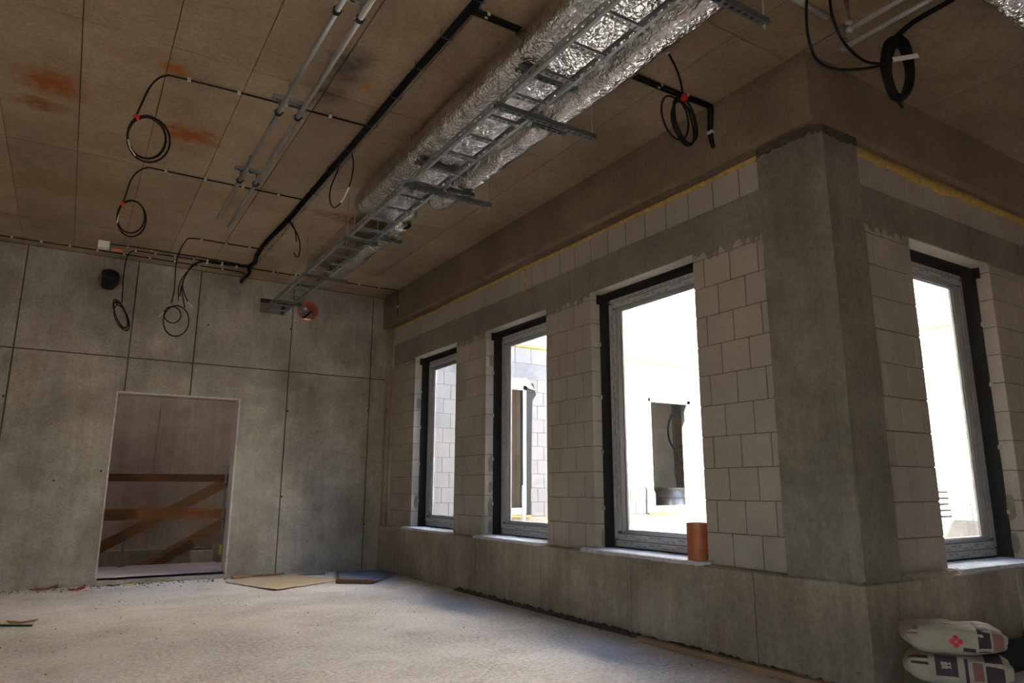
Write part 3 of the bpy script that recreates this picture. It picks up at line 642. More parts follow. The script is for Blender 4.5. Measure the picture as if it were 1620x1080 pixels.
while u < XE - 0.05:
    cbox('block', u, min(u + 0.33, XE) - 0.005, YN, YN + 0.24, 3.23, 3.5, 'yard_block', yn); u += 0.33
def foam2(parent, u0, u1, to3, amp): return foam(parent, u0, u1, 3.505, 3.555, to3, amp)
foam2(yn, XOUT + 0.05, XE, toN, 0.01); foam2(ye, YOUT, YN, toX, 0.01)
bx('beam', XOUT, XE + 0.3, YN - 0.02, YN + 0.25, 3.55, 7.6, 'yard_white', yn); bx('beam', XE - 0.02, XE + 0.25, YOUT, YN, 3.55, 7.6, 'yard_white', ye)  # both walls carried up past the beam as added sunlight reflectors
# two windows seen from outside: frame, pale film, flap of membrane
def yard_window(name, label, a, b, full):
    W = tag(link(name, None), label, None, None, 'structure')
    bm = bmesh.new(); ring(bm, a, b, NZ0 + 0.03, NZ1 - 0.10, 0.10, -0.015, 0.06, toN, 0.12); obj('frame', bm, 'greypvc', W)
    for (p, q, z0, z1) in ((a + 0.005, a + 0.095, NZ0 + 0.13, NZ1 - 0.12), (b - 0.095, b - 0.005, NZ0 + 0.13, NZ1 - 0.12), (a, b, NZ0 + 0.04, NZ0 + 0.14), (a, b, NZ1 - 0.195, NZ1 - 0.10)):
        bx('film_strip', p, q, YN - 0.019, YN - 0.014, z0, z1, 'yard_film', W)
    if not full: bx('pane', a + 0.095, b - 0.095, YN + 0.02, YN + 0.024, NZ0 + 0.14, NZ1 - 0.19, 'glass', W)
    bx('head_strip', a, b, YN - 0.012, YN + 0.06, NZ1 - 0.102, NZ1 + 0.002, 'yard_film', W)
    bx('window_sill', a - 0.05, b + 0.05, YN - 0.05, YN + 0.05, NZ0 - 0.005, NZ0 + 0.03, 'foam', W)
    return W
y1 = yard_window('window_5', 'courtyard window seen through the middle window, with peeling film', *NW[0], False)
y2 = yard_window('window_6', 'courtyard window opening seen through the near window', *NW[1], True)
# membrane flap hanging beside window_5
bm = bmesh.new()
fl = [(6.50, 2.86), (6.60, 2.90), (6.66, 2.70), (6.585, 2.60), (6.575, 2.30), (6.545, 0.70), (6.47, 0.69), (6.47, 2.80)]
prism(bm, fl, [], lambda a, b, t: (a, t, b), YN - 0.03, YN - 0.024); obj('membrane_flap', bm, 'membrane', y1)
bm = bmesh.new(); prism(bm, [(6.10, 2.85), (6.44, 2.98), (6.62, 2.78), (6.50, 2.80), (6.44, 2.845)], [], lambda a, b, t: (a, t, b), YN - 0.045, YN - 0.04); obj('film_flap', bm, 'yard_film', y1)
bm = bmesh.new(); prism(bm, [(10.36, 2.80), (10.56, 2.58), (10.50, 2.2), (10.44, 0.85), (10.36, 0.80)], [], lambda a, b, t: (a, t, b), YN - 0.02, YN - 0.014); obj('membrane_flap', bm, 'galv', y2)
bm = bmesh.new(); prism(bm, [(9.12, 0.70), (9.32, 0.70), (9.32, 1.05), (9.28, 1.12), (9.13, 1.2)], [], lambda a, b, t: (a, t, b), YN - 0.03, YN - 0.024); obj('film_flap', bm, 'yard_film', y2)
for x in (9.12, 10.36):
    bm = bmesh.new(); prism(bm, [(x - 0.02, 2.90), (x + 0.10, 2.91), (x + 0.07, 2.74), (x + 0.02, 2.78)], [], lambda a, b, t: (a, t, b), YN - 0.06, YN - 0.05); obj('film_flap', bm, 'bead', y2)
tag(tb('stub_pipe', [(6.265, 9.66, 0.12), (6.265, 9.66, 1.19)], 0.03, 'whiteplastic', None, 12), 'thin white stub pipe standing in the courtyard below the peeling window', 'pipe')
for k in range(5):
    z = 1.113 - k * 0.0565
    tag(tb('steel_bar', [(6.5, 3.6, z), (7.16 + (0.0, 0.01, -0.005, 0.03, 0.03)[k], 3.6, z)], 0.012, 'rebar', None, 8), ('top', 'second', 'middle', 'fourth', 'lowest')[k] + ' of five grey steel bars outside the wing window', 'steel bar', 'steel bars outside the wing window')
tag(bx('bar_bundle_post', 6.42, 6.50, 3.56, 3.64, 0.12, 1.16, 'rebar'), 'post holding steel bars outside the wing window', 'post')
# room across the courtyard
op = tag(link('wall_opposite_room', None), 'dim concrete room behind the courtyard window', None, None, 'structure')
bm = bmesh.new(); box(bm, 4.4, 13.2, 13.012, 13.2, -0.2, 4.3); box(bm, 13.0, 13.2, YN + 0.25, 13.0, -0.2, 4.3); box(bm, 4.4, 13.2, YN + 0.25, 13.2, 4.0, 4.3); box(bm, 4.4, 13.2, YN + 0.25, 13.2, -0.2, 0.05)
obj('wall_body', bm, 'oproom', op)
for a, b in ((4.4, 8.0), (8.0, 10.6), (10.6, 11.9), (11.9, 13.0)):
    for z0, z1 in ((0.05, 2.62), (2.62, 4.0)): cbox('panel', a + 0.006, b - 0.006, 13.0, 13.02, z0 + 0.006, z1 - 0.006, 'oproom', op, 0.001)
duct = thing('spiral_duct', 'short shiny duct piece standing in the room across the courtyard', 'duct')
bm = bmesh.new(); tube(bm, [(11.3, 11.5, 0.05), (11.3, 11.5, 1.16)], 0.36, 32); obj('duct_shell', bm, 'dullduct', duct, True)
for z in (0.75, 0.95, 1.13):
    bm = bmesh.new(); tube(bm, [(11.3 + 0.362 * math.cos(k * math.pi / 16), 11.5 + 0.362 * math.sin(k * math.pi / 16), z) for k in range(32)], 0.008, 6, True); obj('rib', bm, 'dullduct', duct, True)

def loops(c, rx, rz, turns, jit, axis='y', n=22, tilt=0.0, seed=0, start=0.0):
    rnd = random.Random(seed); P = []; ph = [rnd.uniform(-jit, jit) for _ in range(turns * 2 + 2)]
    for i in range(turns * n + 1):
        a = start + 2 * math.pi * i / n; k = i // n
        sx = rx * (1 + ph[k]); sz = rz * (1 + ph[k + 1]); x = sx * math.cos(a); z = sz * math.sin(a)
        x, z = x * math.cos(tilt) - z * math.sin(tilt), x * math.sin(tilt) + z * math.cos(tilt)
        dep = 0.012 * math.sin(i * 0.35 + seed) + 0.004 * k
        P.append((c[0] + x + ph[k] * rx, c[1] + dep, c[2] + z - abs(ph[k]) * rz) if axis == 'y' else (c[0] + dep, c[1] + x, c[2] + z - abs(ph[k]) * rz))
    return P
oc = thing('cable_coil', 'black cable coil hanging in the room across the courtyard', 'cable')
tb('cable', [(11.58, 11.5, 4.0), (11.58, 11.5, 3.2)] + loops((11.62, 11.5, 2.45), 0.30, 0.45, 3, 0.12, seed=2, start=1.57), 0.013, 'black', oc, 6)
tb('cable', [(11.52, 11.52, 4.0), (11.48, 11.52, 2.6), (11.5, 11.52, 1.75)] + loops((11.68, 11.52, 1.5), 0.2, 0.26, 1, 0.0, seed=3, start=2.6), 0.011, 'black', oc, 6)

# ------------------------------------------------------------------ unseen rest of the hall: outer walls with openings that let the daylight in
lw_ = tag(link('wall_left', None), 'left outer wall of the hall with window openings', None, None, 'structure')
bm = bmesh.new(); prism(bm, rect(YF - 0.3, YB + 0.25, -0.2, ZC + 0.02), [rect(a, a + 1.25, 0.6, 2.955) for a in (-3.0,)], lambda a, b, t: (t, a, b), XL - 0.3, XL); obj('wall_body', bm, 'block', lw_)
fr = tag(link('wall_front', None), 'outer wall behind the camera', None, None, 'structure')
bm = bmesh.new(); prism(bm, rect(XL - 0.3, 11.3, -0.2, ZC + 0.02), [rect(a, a + 1.25, 0.6, 2.955) for a in (-4.6,)], lambda a, b, t: (a, t, b), YF - 0.3, YF); obj('wall_body', bm, 'block', fr)
tag(bx('wall_wing_end', 11.0, 11.3, YF - 0.3, YOUT, -0.2, ZC + 0.02, 'wall'), 'end wall of the wing', None, None, 'structure')

# ------------------------------------------------------------------ overhead: foil ducts
def foil_duct(label, prof, y0, y1, amp, seed, ends=(True, True), along='y', mat='foil', fray=0.0):
    "prof(angle) -> (x, z); swept along y with crumpled skin"
    n = 56; L = abs(y1 - y0); N = max(10, int(L / 0.035)); bm = bmesh.new(); rings = []
    for i in range(N + 1):
        y = y0 + (y1 - y0) * i / N; R = []
        for k in range(n):
            a = 2 * math.pi * k / n; x, z, nx, nz = prof(a, y)
            p = Vector((x * 6, y * 4, z * 6 + seed)); d = amp * (noise.noise(p) * 1.2 + (0.5 - abs(noise.noise(p * 2.3)) * 1.6) + noise.noise(p * 7.3) * 0.4)
            e = fray * noise.noise(Vector((k * 0.6, seed, i))) if i in (0, N) else 0
            q = (x + nx * d, y + e, z + nz * d)
            R.append(bm.verts.new(q if along == 'y' else (q[1], q[0], q[2])))
        rings.append(R)
    for A, B in zip(rings[:-1], rings[1:]):
        for k in range(n): bm.faces.new((A[k], A[(k + 1) % n], B[(k + 1) % n], B[k]))
    for e, R in zip(ends, (rings[0], rings[-1])):
        if e: bm.faces.new(R)
    t = thing('foil_duct', label, 'duct', 'foil wrapped ducts under the ceiling')
    obj('foil_wrap', bm, mat, t, True)
    yy = y0 + (1.15 if L > 4 else 0.7)
    while yy < y1 - 0.5:
        b2 = bmesh.new(); rg = []
        for i in range(5):
            y = yy + 0.028 * i; R = []
            for k in range(n):
                a = 2 * math.pi * k / n; x, z, nx, nz = prof(a, y); p = Vector((x * 6, y * 4, z * 6 + seed))
                d = amp * (noise.noise(p) * 1.2 + noise.noise(p * 3.1) * 0.6 + noise.noise(p * 7.3) * 0.35) + (0.004 if 0 < i < 4 else -0.002)
                q = (x + nx * d, y + (0.012 * noise.noise(Vector((k * 0.4, seed, i)))), z + nz * d); R.append(b2.verts.new(q if along == 'y' else (q[1], q[0], q[2])))
            rg.append(R)
        for A, B in zip(rg[:-1], rg[1:]):
            for k in range(n): b2.faces.new((A[k], A[(k + 1) % n], B[(k + 1) % n], B[k]))
        obj('foil_overlap', b2, mat, t, True); yy += 1.35
    return t
def superell(cx, cz, rx, rz, p):
    def f(a, y):
        c, s = math.cos(a), math.sin(a)
        x = math.copysign(abs(c) ** (2 / p), c); z = math.copysign(abs(s) ** (2 / p), s); l = math.hypot(x / rx, z / rz) or 1
        return cx + rx * x, cz + rz * z, x / rx / l, z / rz / l
    return f
def tapered(cx, cz, rx, rz, p, y_end, ln=0.22):
    g = superell(cx, cz, rx, rz, p)
    def f(a, y):
        k = 1.0 if y < y_end - ln else max(0.35, math.sqrt(max(0.0, 1 - ((y - y_end + ln) / ln) ** 2 * 0.6)))
        x, z, nx, nz = g(a, y); return cx + (x - cx) * (0.55 + 0.45 * k), cz + (z - cz) * k, nx, nz
    return f
def wide_prof(a, y):
    e = min(1.0, max(0.0, (y - 5.88) / 0.25)); k = 1.0 if y < 6.2 else math.sqrt(max(0.05, 1 - ((y - 6.2) / 0.1) ** 2 * 0.7))
    cx, cz, rx, rz = 2.362 + 0.035 * e, 3.882 - 0.012 * e, 0.272 + 0.035 * e, 0.120 + 0.006 * e
    x, z, nx, nz = superell(cx, cz, rx, rz, 2.9)(a, y); return cx + (x - cx) * (0.8 + 0.2 * k), cz + (z - cz) * k, nx, nz
foil_duct('wide flat foil-wrapped duct lying over the cable ladder', wide_prof, -1.2, 6.28, 0.010, 1.0)
foil_duct('round foil-wrapped duct right of the cable ladder', tapered(2.775, 3.872, 0.115, 0.112, 2.1, 5.83, 0.10), -1.2, 5.83, 0.010, 4.0)
foil_duct('short dull foil-wrapped duct running on to the back wall', superell(2.652, 3.838, 0.102, 0.095, 2.3), 6.40, 8.95, 0.014, 8.0, fray=0.03)
foil_duct('foil-wrapped duct crossing the top right corner of the view', superell(1.395, 3.87, 0.14, 0.115, 2.2), 3.6, 9.5, 0.010, 12.0, along='x')

# ------------------------------------------------------------------ cable ladder
lad = thing('cable_ladder', 'galvanised cable ladder running the length of the hall', 'cable ladder')
LZ = 3.572
def rail(x, s, name):
    bm = bmesh.new(); y0, y1 = 0.2, YB + 0.06
    # web with slots: strips above and below, bridges between
    web0, web1 = (x - 0.0015, x + 0.0015)
    box(bm, web0, web1, y0, y1, LZ, LZ + 0.020); box(bm, web0, web1, y0, y1, LZ + 0.040, LZ + 0.058)
    y = y0
    while y < y1: box(bm, web0, web1, y, min(y + 0.032, y1), LZ + 0.020, LZ + 0.040); y += 0.075
    box(bm, min(x, x + s * 0.022), max(x, x + s * 0.022), y0, y1, LZ, LZ + 0.002); box(bm, min(x, x + s * 0.016), max(x, x + s * 0.016), y0, y1, LZ + 0.056, LZ + 0.058)
    return obj(name, bm, 'galv', lad)
rail(2.112, 1, 'side_rail'); rail(2.392, -1, 'side_rail')
y = 0.35
bmr = bmesh.new()
box(bmr, -0.139, 0.139, -0.020, -0.012, 0, 0.012); box(bmr, -0.139, 0.139, 0.012, 0.020, 0, 0.012)
for k in range(8): box(bmr, -0.139 + k * 0.0395, -0.139 + k * 0.0395 + 0.022, -0.012, 0.012, 0.0, 0.002)
box(bmr, -0.139, 0.139, -0.020, -0.018, 0, 0.018); box(bmr, -0.139, 0.139, 0.018, 0.020, 0, 0.018)
rung = finish(bmr, 'rung', 'galv')
y = 2.80 - 0.307 * 8
while y < YB - 0.05:
    link('rung', rung, lad, (2.252, y, LZ + 0.004)); y += 0.307

# ------------------------------------------------------------------ hangers: slotted channels on threaded rods
def channel(bm, x0, x1, y, z, h=0.021, w=0.041):
    box(bm, x0, x1, y - w / 2, y - w / 2 + 0.0025, z, z + h * 1.6); box(bm, x0, x1, y + w / 2 - 0.0025, y + w / 2, z, z + h * 1.6)
    box(bm, x0, x1, y - w / 2, y - 0.008, z, z + 0.0025); box(bm, x0, x1, y + 0.008, y + w / 2, z, z + 0.0025)
    x = x0
    while x < x1: box(bm, x, min(x + 0.022, x1), y - 0.008, y + 0.008, z, z + 0.0025); x += 0.05
def hanger(label, x0, x1, y, z, rods, mat='galv_dark', group='slotted hanger channels under the ducts'):
    t = thing('hanger', label, 'hanger', group)
    bm = bmesh.new(); channel(bm, x0, x1, y, z); obj('channel', bm, mat, t)
    for x in rods:
        tb('threaded_rod', [(x, y, z - 0.03), (x, y, ZC)], 0.005, 'galv', t, 6)
        tb('nut', [(x, y, z - 0.012), (x, y, z - 0.001)], 0.011, 'galv', t, 6)
    return t
for y, x1, lab in ((2.07, 2.88, 'lower hanger channel beside the round duct at the upper edge of the photo'), (3.53, 2.89, 'long lower hanger channel under the cable ladder, over the middle of the room'),
                   (4.97, 2.885, 'long lower hanger channel under the cable ladder, before the round duct ends'), (6.45, 2.42, 'short lower hanger channel under the ladder past the wide duct end'),
                   (7.88, 2.60, 'lower hanger channel under the ladder below the dull duct'), (9.27, 2.44, 'last lower hanger channel under the ladder by the back wall')):
    hanger(lab, 2.075, x1, y, 3.535, [2.10] + ([x1 - 0.02] if x1 > 2.7 else [2.415]))
for x0, x1, y, rods, lab in ((2.13, 2.60, 3.36, [2.15], 'upper hanger channel under the wide duct, nearer one'), (2.13, 2.60, 4.90, [2.15], 'upper hanger channel under the wide duct, farther one'),
                             (2.60, 2.885, 3.87, [2.63, 2.875], 'slotted channel under the round duct, nearer one'), (2.60, 2.86, 5.24, [2.63, 2.85], 'slotted channel under the round duct, farther one'),
                             (2.25, 2.80, 6.74, [2.27, 2.78], 'upper hanger channel crossing the dull duct')):
    hanger(lab, x0, x1, y, 3.725, rods, 'galv_dark', 'upper duct channels')

# ------------------------------------------------------------------ steel pipes with their clamps
def pipe(label, P, r=0.0175, group='thin galvanised pipes'):
    o = tb('steel_pipe', P, r, 'pipe', None, 14); tag(o, label, 'pipe', group); return o
PZ = 3.765
pipe('left one of the two parallel galvanised ceiling pipes', [(1.003, 0.5, PZ), (1.003, 7.13, PZ)]); pipe('right one of the two parallel galvanised ceiling pipes', [(1.138, 0.5, PZ), (1.138, 7.31, PZ)])
for y, lab in ((3.47, 'pipe hanger of the two ceiling pipes at the top of the view'), (4.76, 'middle pipe hanger of the two ceiling pipes'), (6.10, 'far pipe hanger of the two ceiling pipes')):
    t = thing('pipe_hanger', lab, 'hanger', 'pipe hangers')
    bm = bmesh.new(); channel(bm, 0.955, 1.185, y, 3.86); obj('channel', bm, 'galv', t)
    tb('threaded_rod', [(1.07, y, 3.86), (1.07, y, ZC)], 0.005, 'galv', t, 6)
    for x in (1.003, 1.138):
        tb('stud', [(x, y, PZ + 0.02), (x, y, 3.862)], 0.005, 'galv', t, 6)
        bm = bmesh.new(); tube(bm, [(x, y - 0.013, PZ), (x, y + 0.013, PZ)], 0.0255, 14); cl = obj('clamp', bm, 'rubber', t, True)
        [bx('clamp_lug', x + q_ - 0.006, x + q_ + 0.006, y - 0.01, y + 0.01, PZ - 0.006, PZ + 0.006, 'galv', cl) for q_ in (-0.03, 0.03)]
# pipes over the wing: elbows and runs
WZ = 3.78
def elbow_pipe(label, P):
    t = thing('steel_pipe', label, 'pipe', 'thin galvanised pipes')
    tb('tube', P, 0.0165, 'pipe', t, 12)
    for q in P[1:-1]:
        bm = bmesh.new(); bmesh.ops.create_uvsphere(bm, u_segments=12, v_segments=8, radius=0.025, matrix=Matrix.Translation(q)); obj('elbow', bm, 'galv', t, True)
        bm = bmesh.new(); qv = Vector(q); tube(bm, [qv + Vector((0, 0, 0.03)), qv + Vector((0, 0, 0.055))], 0.022, 12); obj('press_ring', bm, 'galv', t, True)
    return t
elbow_pipe('galvanised pipe with an elbow over the wing, the farther run', [(3.61, 2.045, 3.99), (3.61, 2.045, WZ), (3.61, 0.2, WZ)])
elbow_pipe('galvanised pipe with an elbow over the wing, the nearer long run', [(3.745, 2.165, 3.93), (3.745, 2.165, WZ), (3.745, 0.2, WZ)])
pipe('short galvanised pipe running sideways to the wing elbows', [(2.95, 2.07, 3.81), (3.44, 2.07, 3.81)])

# ------------------------------------------------------------------ black cables
CR = 0.0068
def cable(label, P, r=CR, n=5, name='cable', clips=None, mat='black'):
    t = thing(name, label, 'cable')
    tb('cable_jacket', P, r, mat, t, 7, n)
    for q in (clips or []):
        q = Vector(q); cbox('clip', q.x - 0.012, q.x + 0.012, q.y - 0.012, q.y + 0.012, q.z - 0.008, min(ZC, q.z + 0.02), 'clip', t, 0.003)
    return t
def clips_between(a, b, step=0.33, first=0.1):
    a, b = Vector(a), Vector(b); L = (b - a).length; s = first; out = []
    while s < L: out.append(a + (b - a) * (s / L)); s += step
    return out
def add_red(t, p, s=0.018): cbox('red_tape', p[0] - s, p[0] + s, p[1] - s, p[1] + s, p[2] - s, p[2] + s, 'red', t, 0.006)
def add_tail(t, P, r=0.004): tb('bare_end', P, r, 'whiteplastic', t, 6)
c1 = [(1.76, 5.03, 4.005), (1.2, 5.05, 4.005), (0.7, 5.07, 4.005), (0.336, 5.08, 3.997), (0.295, 5.08, 3.987), (0.255, 5.08, 3.962), (0.219, 5.08, 3.913), (0.19, 5.08, 3.846), (0.169, 5.08, 3.768), (0.148, 5.08, 3.683), (0.136, 5.08, 3.63)]
t = cable('black cable with the larger taped coil hanging from the ceiling at left', c1, clips=clips_between(c1[3], c1[0], 0.34))
tb('coil', loops((0.212, 5.08, 3.495), 0.115, 0.150, 3, 0.05, seed=5, start=2.3) + loops((0.228, 5.085, 3.482), 0.130, 0.166, 1, 0.0, seed=6, start=2.3), CR, 'black', t, 7)
add_red(t, (0.138, 5.08, 3.618)); add_tail(t, [(0.105, 5.07, 3.44), (0.125, 5.07, 3.38), (0.16, 5.07, 3.335)])
c2 = [(1.755, 6.79, 4.005), (1.2, 6.8, 4.005), (0.7, 6.81, 4.005), (0.373, 6.81, 4.004), (0.323, 6.81, 3.999), (0.269, 6.81, 3.964), (0.226, 6.81, 3.906), (0.198, 6.81, 3.831), (0.185, 6.81, 3.751), (0.172, 6.81, 3.673), (0.161, 6.81, 3.612)]
t = cable('black cable with the smaller taped coil hanging from the ceiling at left', c2, clips=clips_between(c2[3], c2[0], 0.34))
tb('coil', loops((0.238, 6.81, 3.508), 0.108, 0.158, 1, 0.0, seed=7, start=2.3) + loops((0.246, 6.815, 3.49), 0.114, 0.172, 1, 0.0, seed=8, start=2.3), CR, 'black', t, 7)
add_red(t, (0.161, 6.81, 3.61), 0.016); add_tail(t, [(0.142, 6.80, 3.50), (0.136, 6.80, 3.42)])
c4 = [(1.75, 8.58, 4.005), (1.3, 8.6, 4.005), (0.953, 8.62, 4.006), (0.878, 8.62, 3.946), (0.828, 8.62, 3.803), (0.809, 8.62, 3.667), (0.815, 8.62, 3.488), (0.818, 8.62, 3.334), (0.801, 8.62, 3.19)]
t = cable('black cable ending in a wide open coil above the door opening', c4, clips=clips_between(c4[2], c4[0], 0.27))
tb('coil', loops((0.872, 8.62, 2.998), 0.134, 0.180, 2, 0.02, seed=9, start=2.0) + loops((0.828, 8.63, 3.065), 0.088, 0.094, 1, 0.0, seed=10, start=2.4), CR, 'black', t, 7)
add_tail(t, [(0.735, 8.61, 3.075), (0.685, 8.61, 3.012)])
rb = [(1.75, 9.41, 4.003), (1.186, 9.44, 4.003), (0.63, 9.468, 4.003), (0.417, 9.48, 4.003), (0.352, 9.5, 3.945), (0.332, 9.5, 3.826), (0.33, 9.5, 3.635), (0.341, 9.5, 3.447), (0.344, 9.5, 3.335)]
t = cable('black cable with a narrow drooping coil beside the wall sleeve', rb, clips=clips_between(rb[3], rb[1], 0.22, 0.01))
tb('coil', loops((0.349, 9.5, 3.19), 0.055, 0.165, 5, 0.30, seed=11, tilt=0.42, start=1.6), CR * 0.9, 'black', t, 6)
ra = [(1.62, 9.33, 4.003), (1.162, 9.314, 4.003), (0.953, 9.317, 4.003), (0.452, 9.317, 4.003), (0.13, 9.353, 4.0)]
cable('black cable clipped along the ceiling to the white junction box', ra, clips=clips_between(ra[-1], ra[0], 0.26, 0.2))
jb = thing('junction_box', 'white junction box on the ceiling near the back wall', 'junction box')
cbox('box_body', 0.02, 0.14, 9.30, 9.42, 3.945, ZC, 'whiteplastic', jb, 0.006); cbox('box_lid', 0.027, 0.133, 9.307, 9.413, 3.938, 3.946, 'whiteplastic', jb, 0.003)
bm = bmesh.new(); prism(bm, [(0.226 + 0.062 * math.cos(k * math.pi / 10), 9.595 + 0.035 * math.sin(k * math.pi / 10)) for k in range(20)], [], lambda a, b, t_: (a, b, t_), ZC - 0.012, ZC)
tag(obj('outlet_cap', bm, 'orange_mark'), 'bright orange oval cap on the ceiling by the junction box', 'cap')
rc_ = [(-1.6, 9.72, 4.003), (-0.946, 9.711, 4.003), (-0.072, 9.70, 4.003), (0.336, 9.69, 4.003), (0.873, 9.69, 4.003), (1.45, 9.685, 4.003), (1.70, 9.68, 4.0), (1.77, 9.70, 3.99)]
cable('black cable clipped along the ceiling edge above the door wall', rc_, clips=clips_between(rc_[1], rc_[-2], 0.29, 0.1))
rd = [(1.72, 9.42, 4.003), (1.98, 9.449, 4.003), (2.7, 9.42, 4.003), (3.5, 9.40, 4.003), (3.80, 9.385, 4.003), (3.865, 9.385, 3.99), (3.876, 9.385, 3.93), (3.877, 9.385, 3.62)]
cable('black cable clipped across the ceiling to the far corner and down the beam', rd, clips=clips_between(rd[1], rd[4], 0.3, 0.1) + [(3.878, 9.385, 3.75)])
# main trunk of cables
tr_ = thing('cable_bundle', 'thick bundle of black cables running along the ceiling', 'cable bundle')
core_path = [(1.775, -1.0), (1.775, 3.2), (1.765, 4.24), (1.765, 5.5), (1.755, 6.77), (1.745, 7.45), (1.72, 8.3), (1.735, 8.84), (1.77, 9.1), (1.76, 9.28), (1.70, 9.37), (1.55, 9.405), (1.22, 9.425)]
for k in range(11):
    ox, oz = ((k % 4) - 1.5) * 0.0135, 0.011 * (k // 4)
    P = []
    for i, (x, y) in enumerate(core_path):
        q = 1.0 + 0.5 * noise.noise(Vector((i * 1.3, k, 0))); back_turn = i >= 10
        P.append((x + (0 if back_turn else ox * q), y + (-ox if back_turn else 0), ZC - 0.010 - oz - 0.006 * abs(noise.noise(Vector((i * 0.9, k * 2.2, 3))))))
    tb('cable_strand', P[:11] if k in (8, 9) else P, CR, 'black', tr_, 6, 5)
for y in [1.7, 2.55, 3.2, 3.62, 4.02, 4.45, 4.95, 5.45, 5.95, 6.5, 7.0, 7.42, 7.9, 8.4]:
    x = 1.765
    bm = bmesh.new(); tube(bm, [(x - 0.042, y, ZC), (x - 0.042, y, ZC - 0.05), (x - 0.02, y, ZC - 0.058), (x + 0.02, y, ZC - 0.058), (x + 0.042, y, ZC - 0.05), (x + 0.042, y, ZC)], 0.0035, 5); obj('strap', bm, 'galv_dark', tr_)
for x in (1.24, 1.42, 1.60): bx('strap', x - 0.012, x + 0.012, 9.375, 9.45, ZC - 0.048, ZC, 'clip', tr_)
tails = [[(1.171, 9.45, 3.99), (1.082, 9.45, 3.931), (1.022, 9.45, 3.814), (0.983, 9.45, 3.676), (0.969, 9.45, 3.57), (0.971, 9.45, 3.492)],
         [(1.174, 9.47, 3.99), (1.075, 9.47, 3.908), (1.006, 9.47, 3.764), (0.985, 9.47, 3.616), (1.008, 9.47, 3.489), (1.042, 9.47, 3.364)],
         [(1.168, 9.43, 3.99), (1.075, 9.43, 3.911), (1.011, 9.43, 3.781), (0.982, 9.43, 3.658), (1.009, 9.43, 3.545), (1.065, 9.43, 3.436)],
         [(1.165, 9.49, 3.99), (1.067, 9.49, 3.899), (0.976, 9.49, 3.738), (0.949, 9.49, 3.589), (0.97, 9.49, 3.423)]]
for q in tails: tb('cable_tail', [(1.26, q[0][1] - 0.03, 3.998)] + q, CR * 1.1, 'black', tr_, 6, 4)
tb('bare_end', [(1.065, 9.43, 3.436), (1.13, 9.43, 3.361)], 0.004, 'whiteplastic', tr_, 5); tb('bare_end', [(0.971, 9.45, 3.50), (0.965, 9.45, 3.41)], 0.004, 'whiteplastic', tr_, 5)
bm = bmesh.new(); tube(bm, catmull([(1.76, 9.42, 3.99), (1.79, 9.55, 3.96), (1.775, 9.7, 3.95), (1.77, 9.9, 3.955), (1.775, 9.95, 3.94)], 4), 0.022, 8); obj('wall_entry', bm, 'black', tr_, True)
l1 = [(1.8, 5.515, 3.992), (1.8, 5.458, 3.87), (1.8, 5.471, 3.778), (1.8, 5.538, 3.687), (1.8, 5.749, 3.617), (1.8, 5.942, 3.635), (1.8, 6.086, 3.759), (1.8, 6.077, 3.882), (1.8, 5.909, 3.973), (1.79, 5.825, 4.0)]
t = cable('large open cable loop hanging from the cable trunk, with a pale sleeve', l1, 0.0062); add_tail(t, [(1.8, 5.541, 3.682), (1.8, 5.65, 3.637), (1.8, 5.745, 3.616)], 0.0072)
l2 = [(1.755, 7.36, 3.99), (1.76, 7.33, 3.928), (1.76, 7.083, 3.758), (1.76, 6.905, 3.588), (1.76, 6.895, 3.461), (1.76, 6.991, 3.455), (1.76, 7.109, 3.535)]
t = cable('small cable hook hanging from the cable trunk', l2, 0.0062); tb('cable_jacket', [(1.765, 7.34, 3.95), (1.765, 7.155, 3.805), (1.765, 7.056, 3.646)], 0.0062, 'black', t, 6, 4)
for k, dy in enumerate((0.0, 0.034)):
    P = [(1.80, 3.325 + dy, 4.003), (2.4, 3.325 + dy, 4.003), (3.074, 3.326 + dy, 4.003), (3.60, 3.324 + dy, 4.003), (3.83, 3.318 + dy, 4.003), (3.872, 3.32 + dy, 3.985), (3.877, 3.33 + dy, 3.90), (3.877, 3.34 + dy * 0.8, 3.79), (3.878, 3.335 + dy * 0.5, 3.70), (3.893, 3.332 + dy * .4, 3.668)]
    cable(('nearer' if k == 0 else 'farther') + ' of two black cables crossing the ceiling and down the beam', P, 0.011, 4, clips=clips_between(P[2], P[4], 0.26, 0.02) + clips_between(P[0], P[1], 0.3, 0.1) + [P[7]])
t = thing('cable', 'hanging black coil with red tape in front of the beam', 'cable')
tb('cable_jacket', [(3.12, 3.02, 4.012), (3.17, 3.04, 3.995), (3.21, 3.05, 3.965), (3.244, 3.05, 3.90), (3.262, 3.05, 3.84), (3.279, 3.05, 3.75)], 0.0075, 'black', t, 7, 5)
tb('coil', loops((3.28, 3.05, 3.58), 0.098, 0.158, 4, 0.10, seed=14, tilt=0.22, start=1.3) + loops((3.20, 3.06, 3.575), 0.135, 0.155, 1, 0.0, seed=15, tilt=0.15, start=1.3), 0.0068, 'black', t, 7)
add_red(t, (3.272, 3.04, 3.735), 0.02); bx('ceiling_clip', 3.105, 3.13, 3.005, 3.03, 4.004, ZC, 'clip', t)
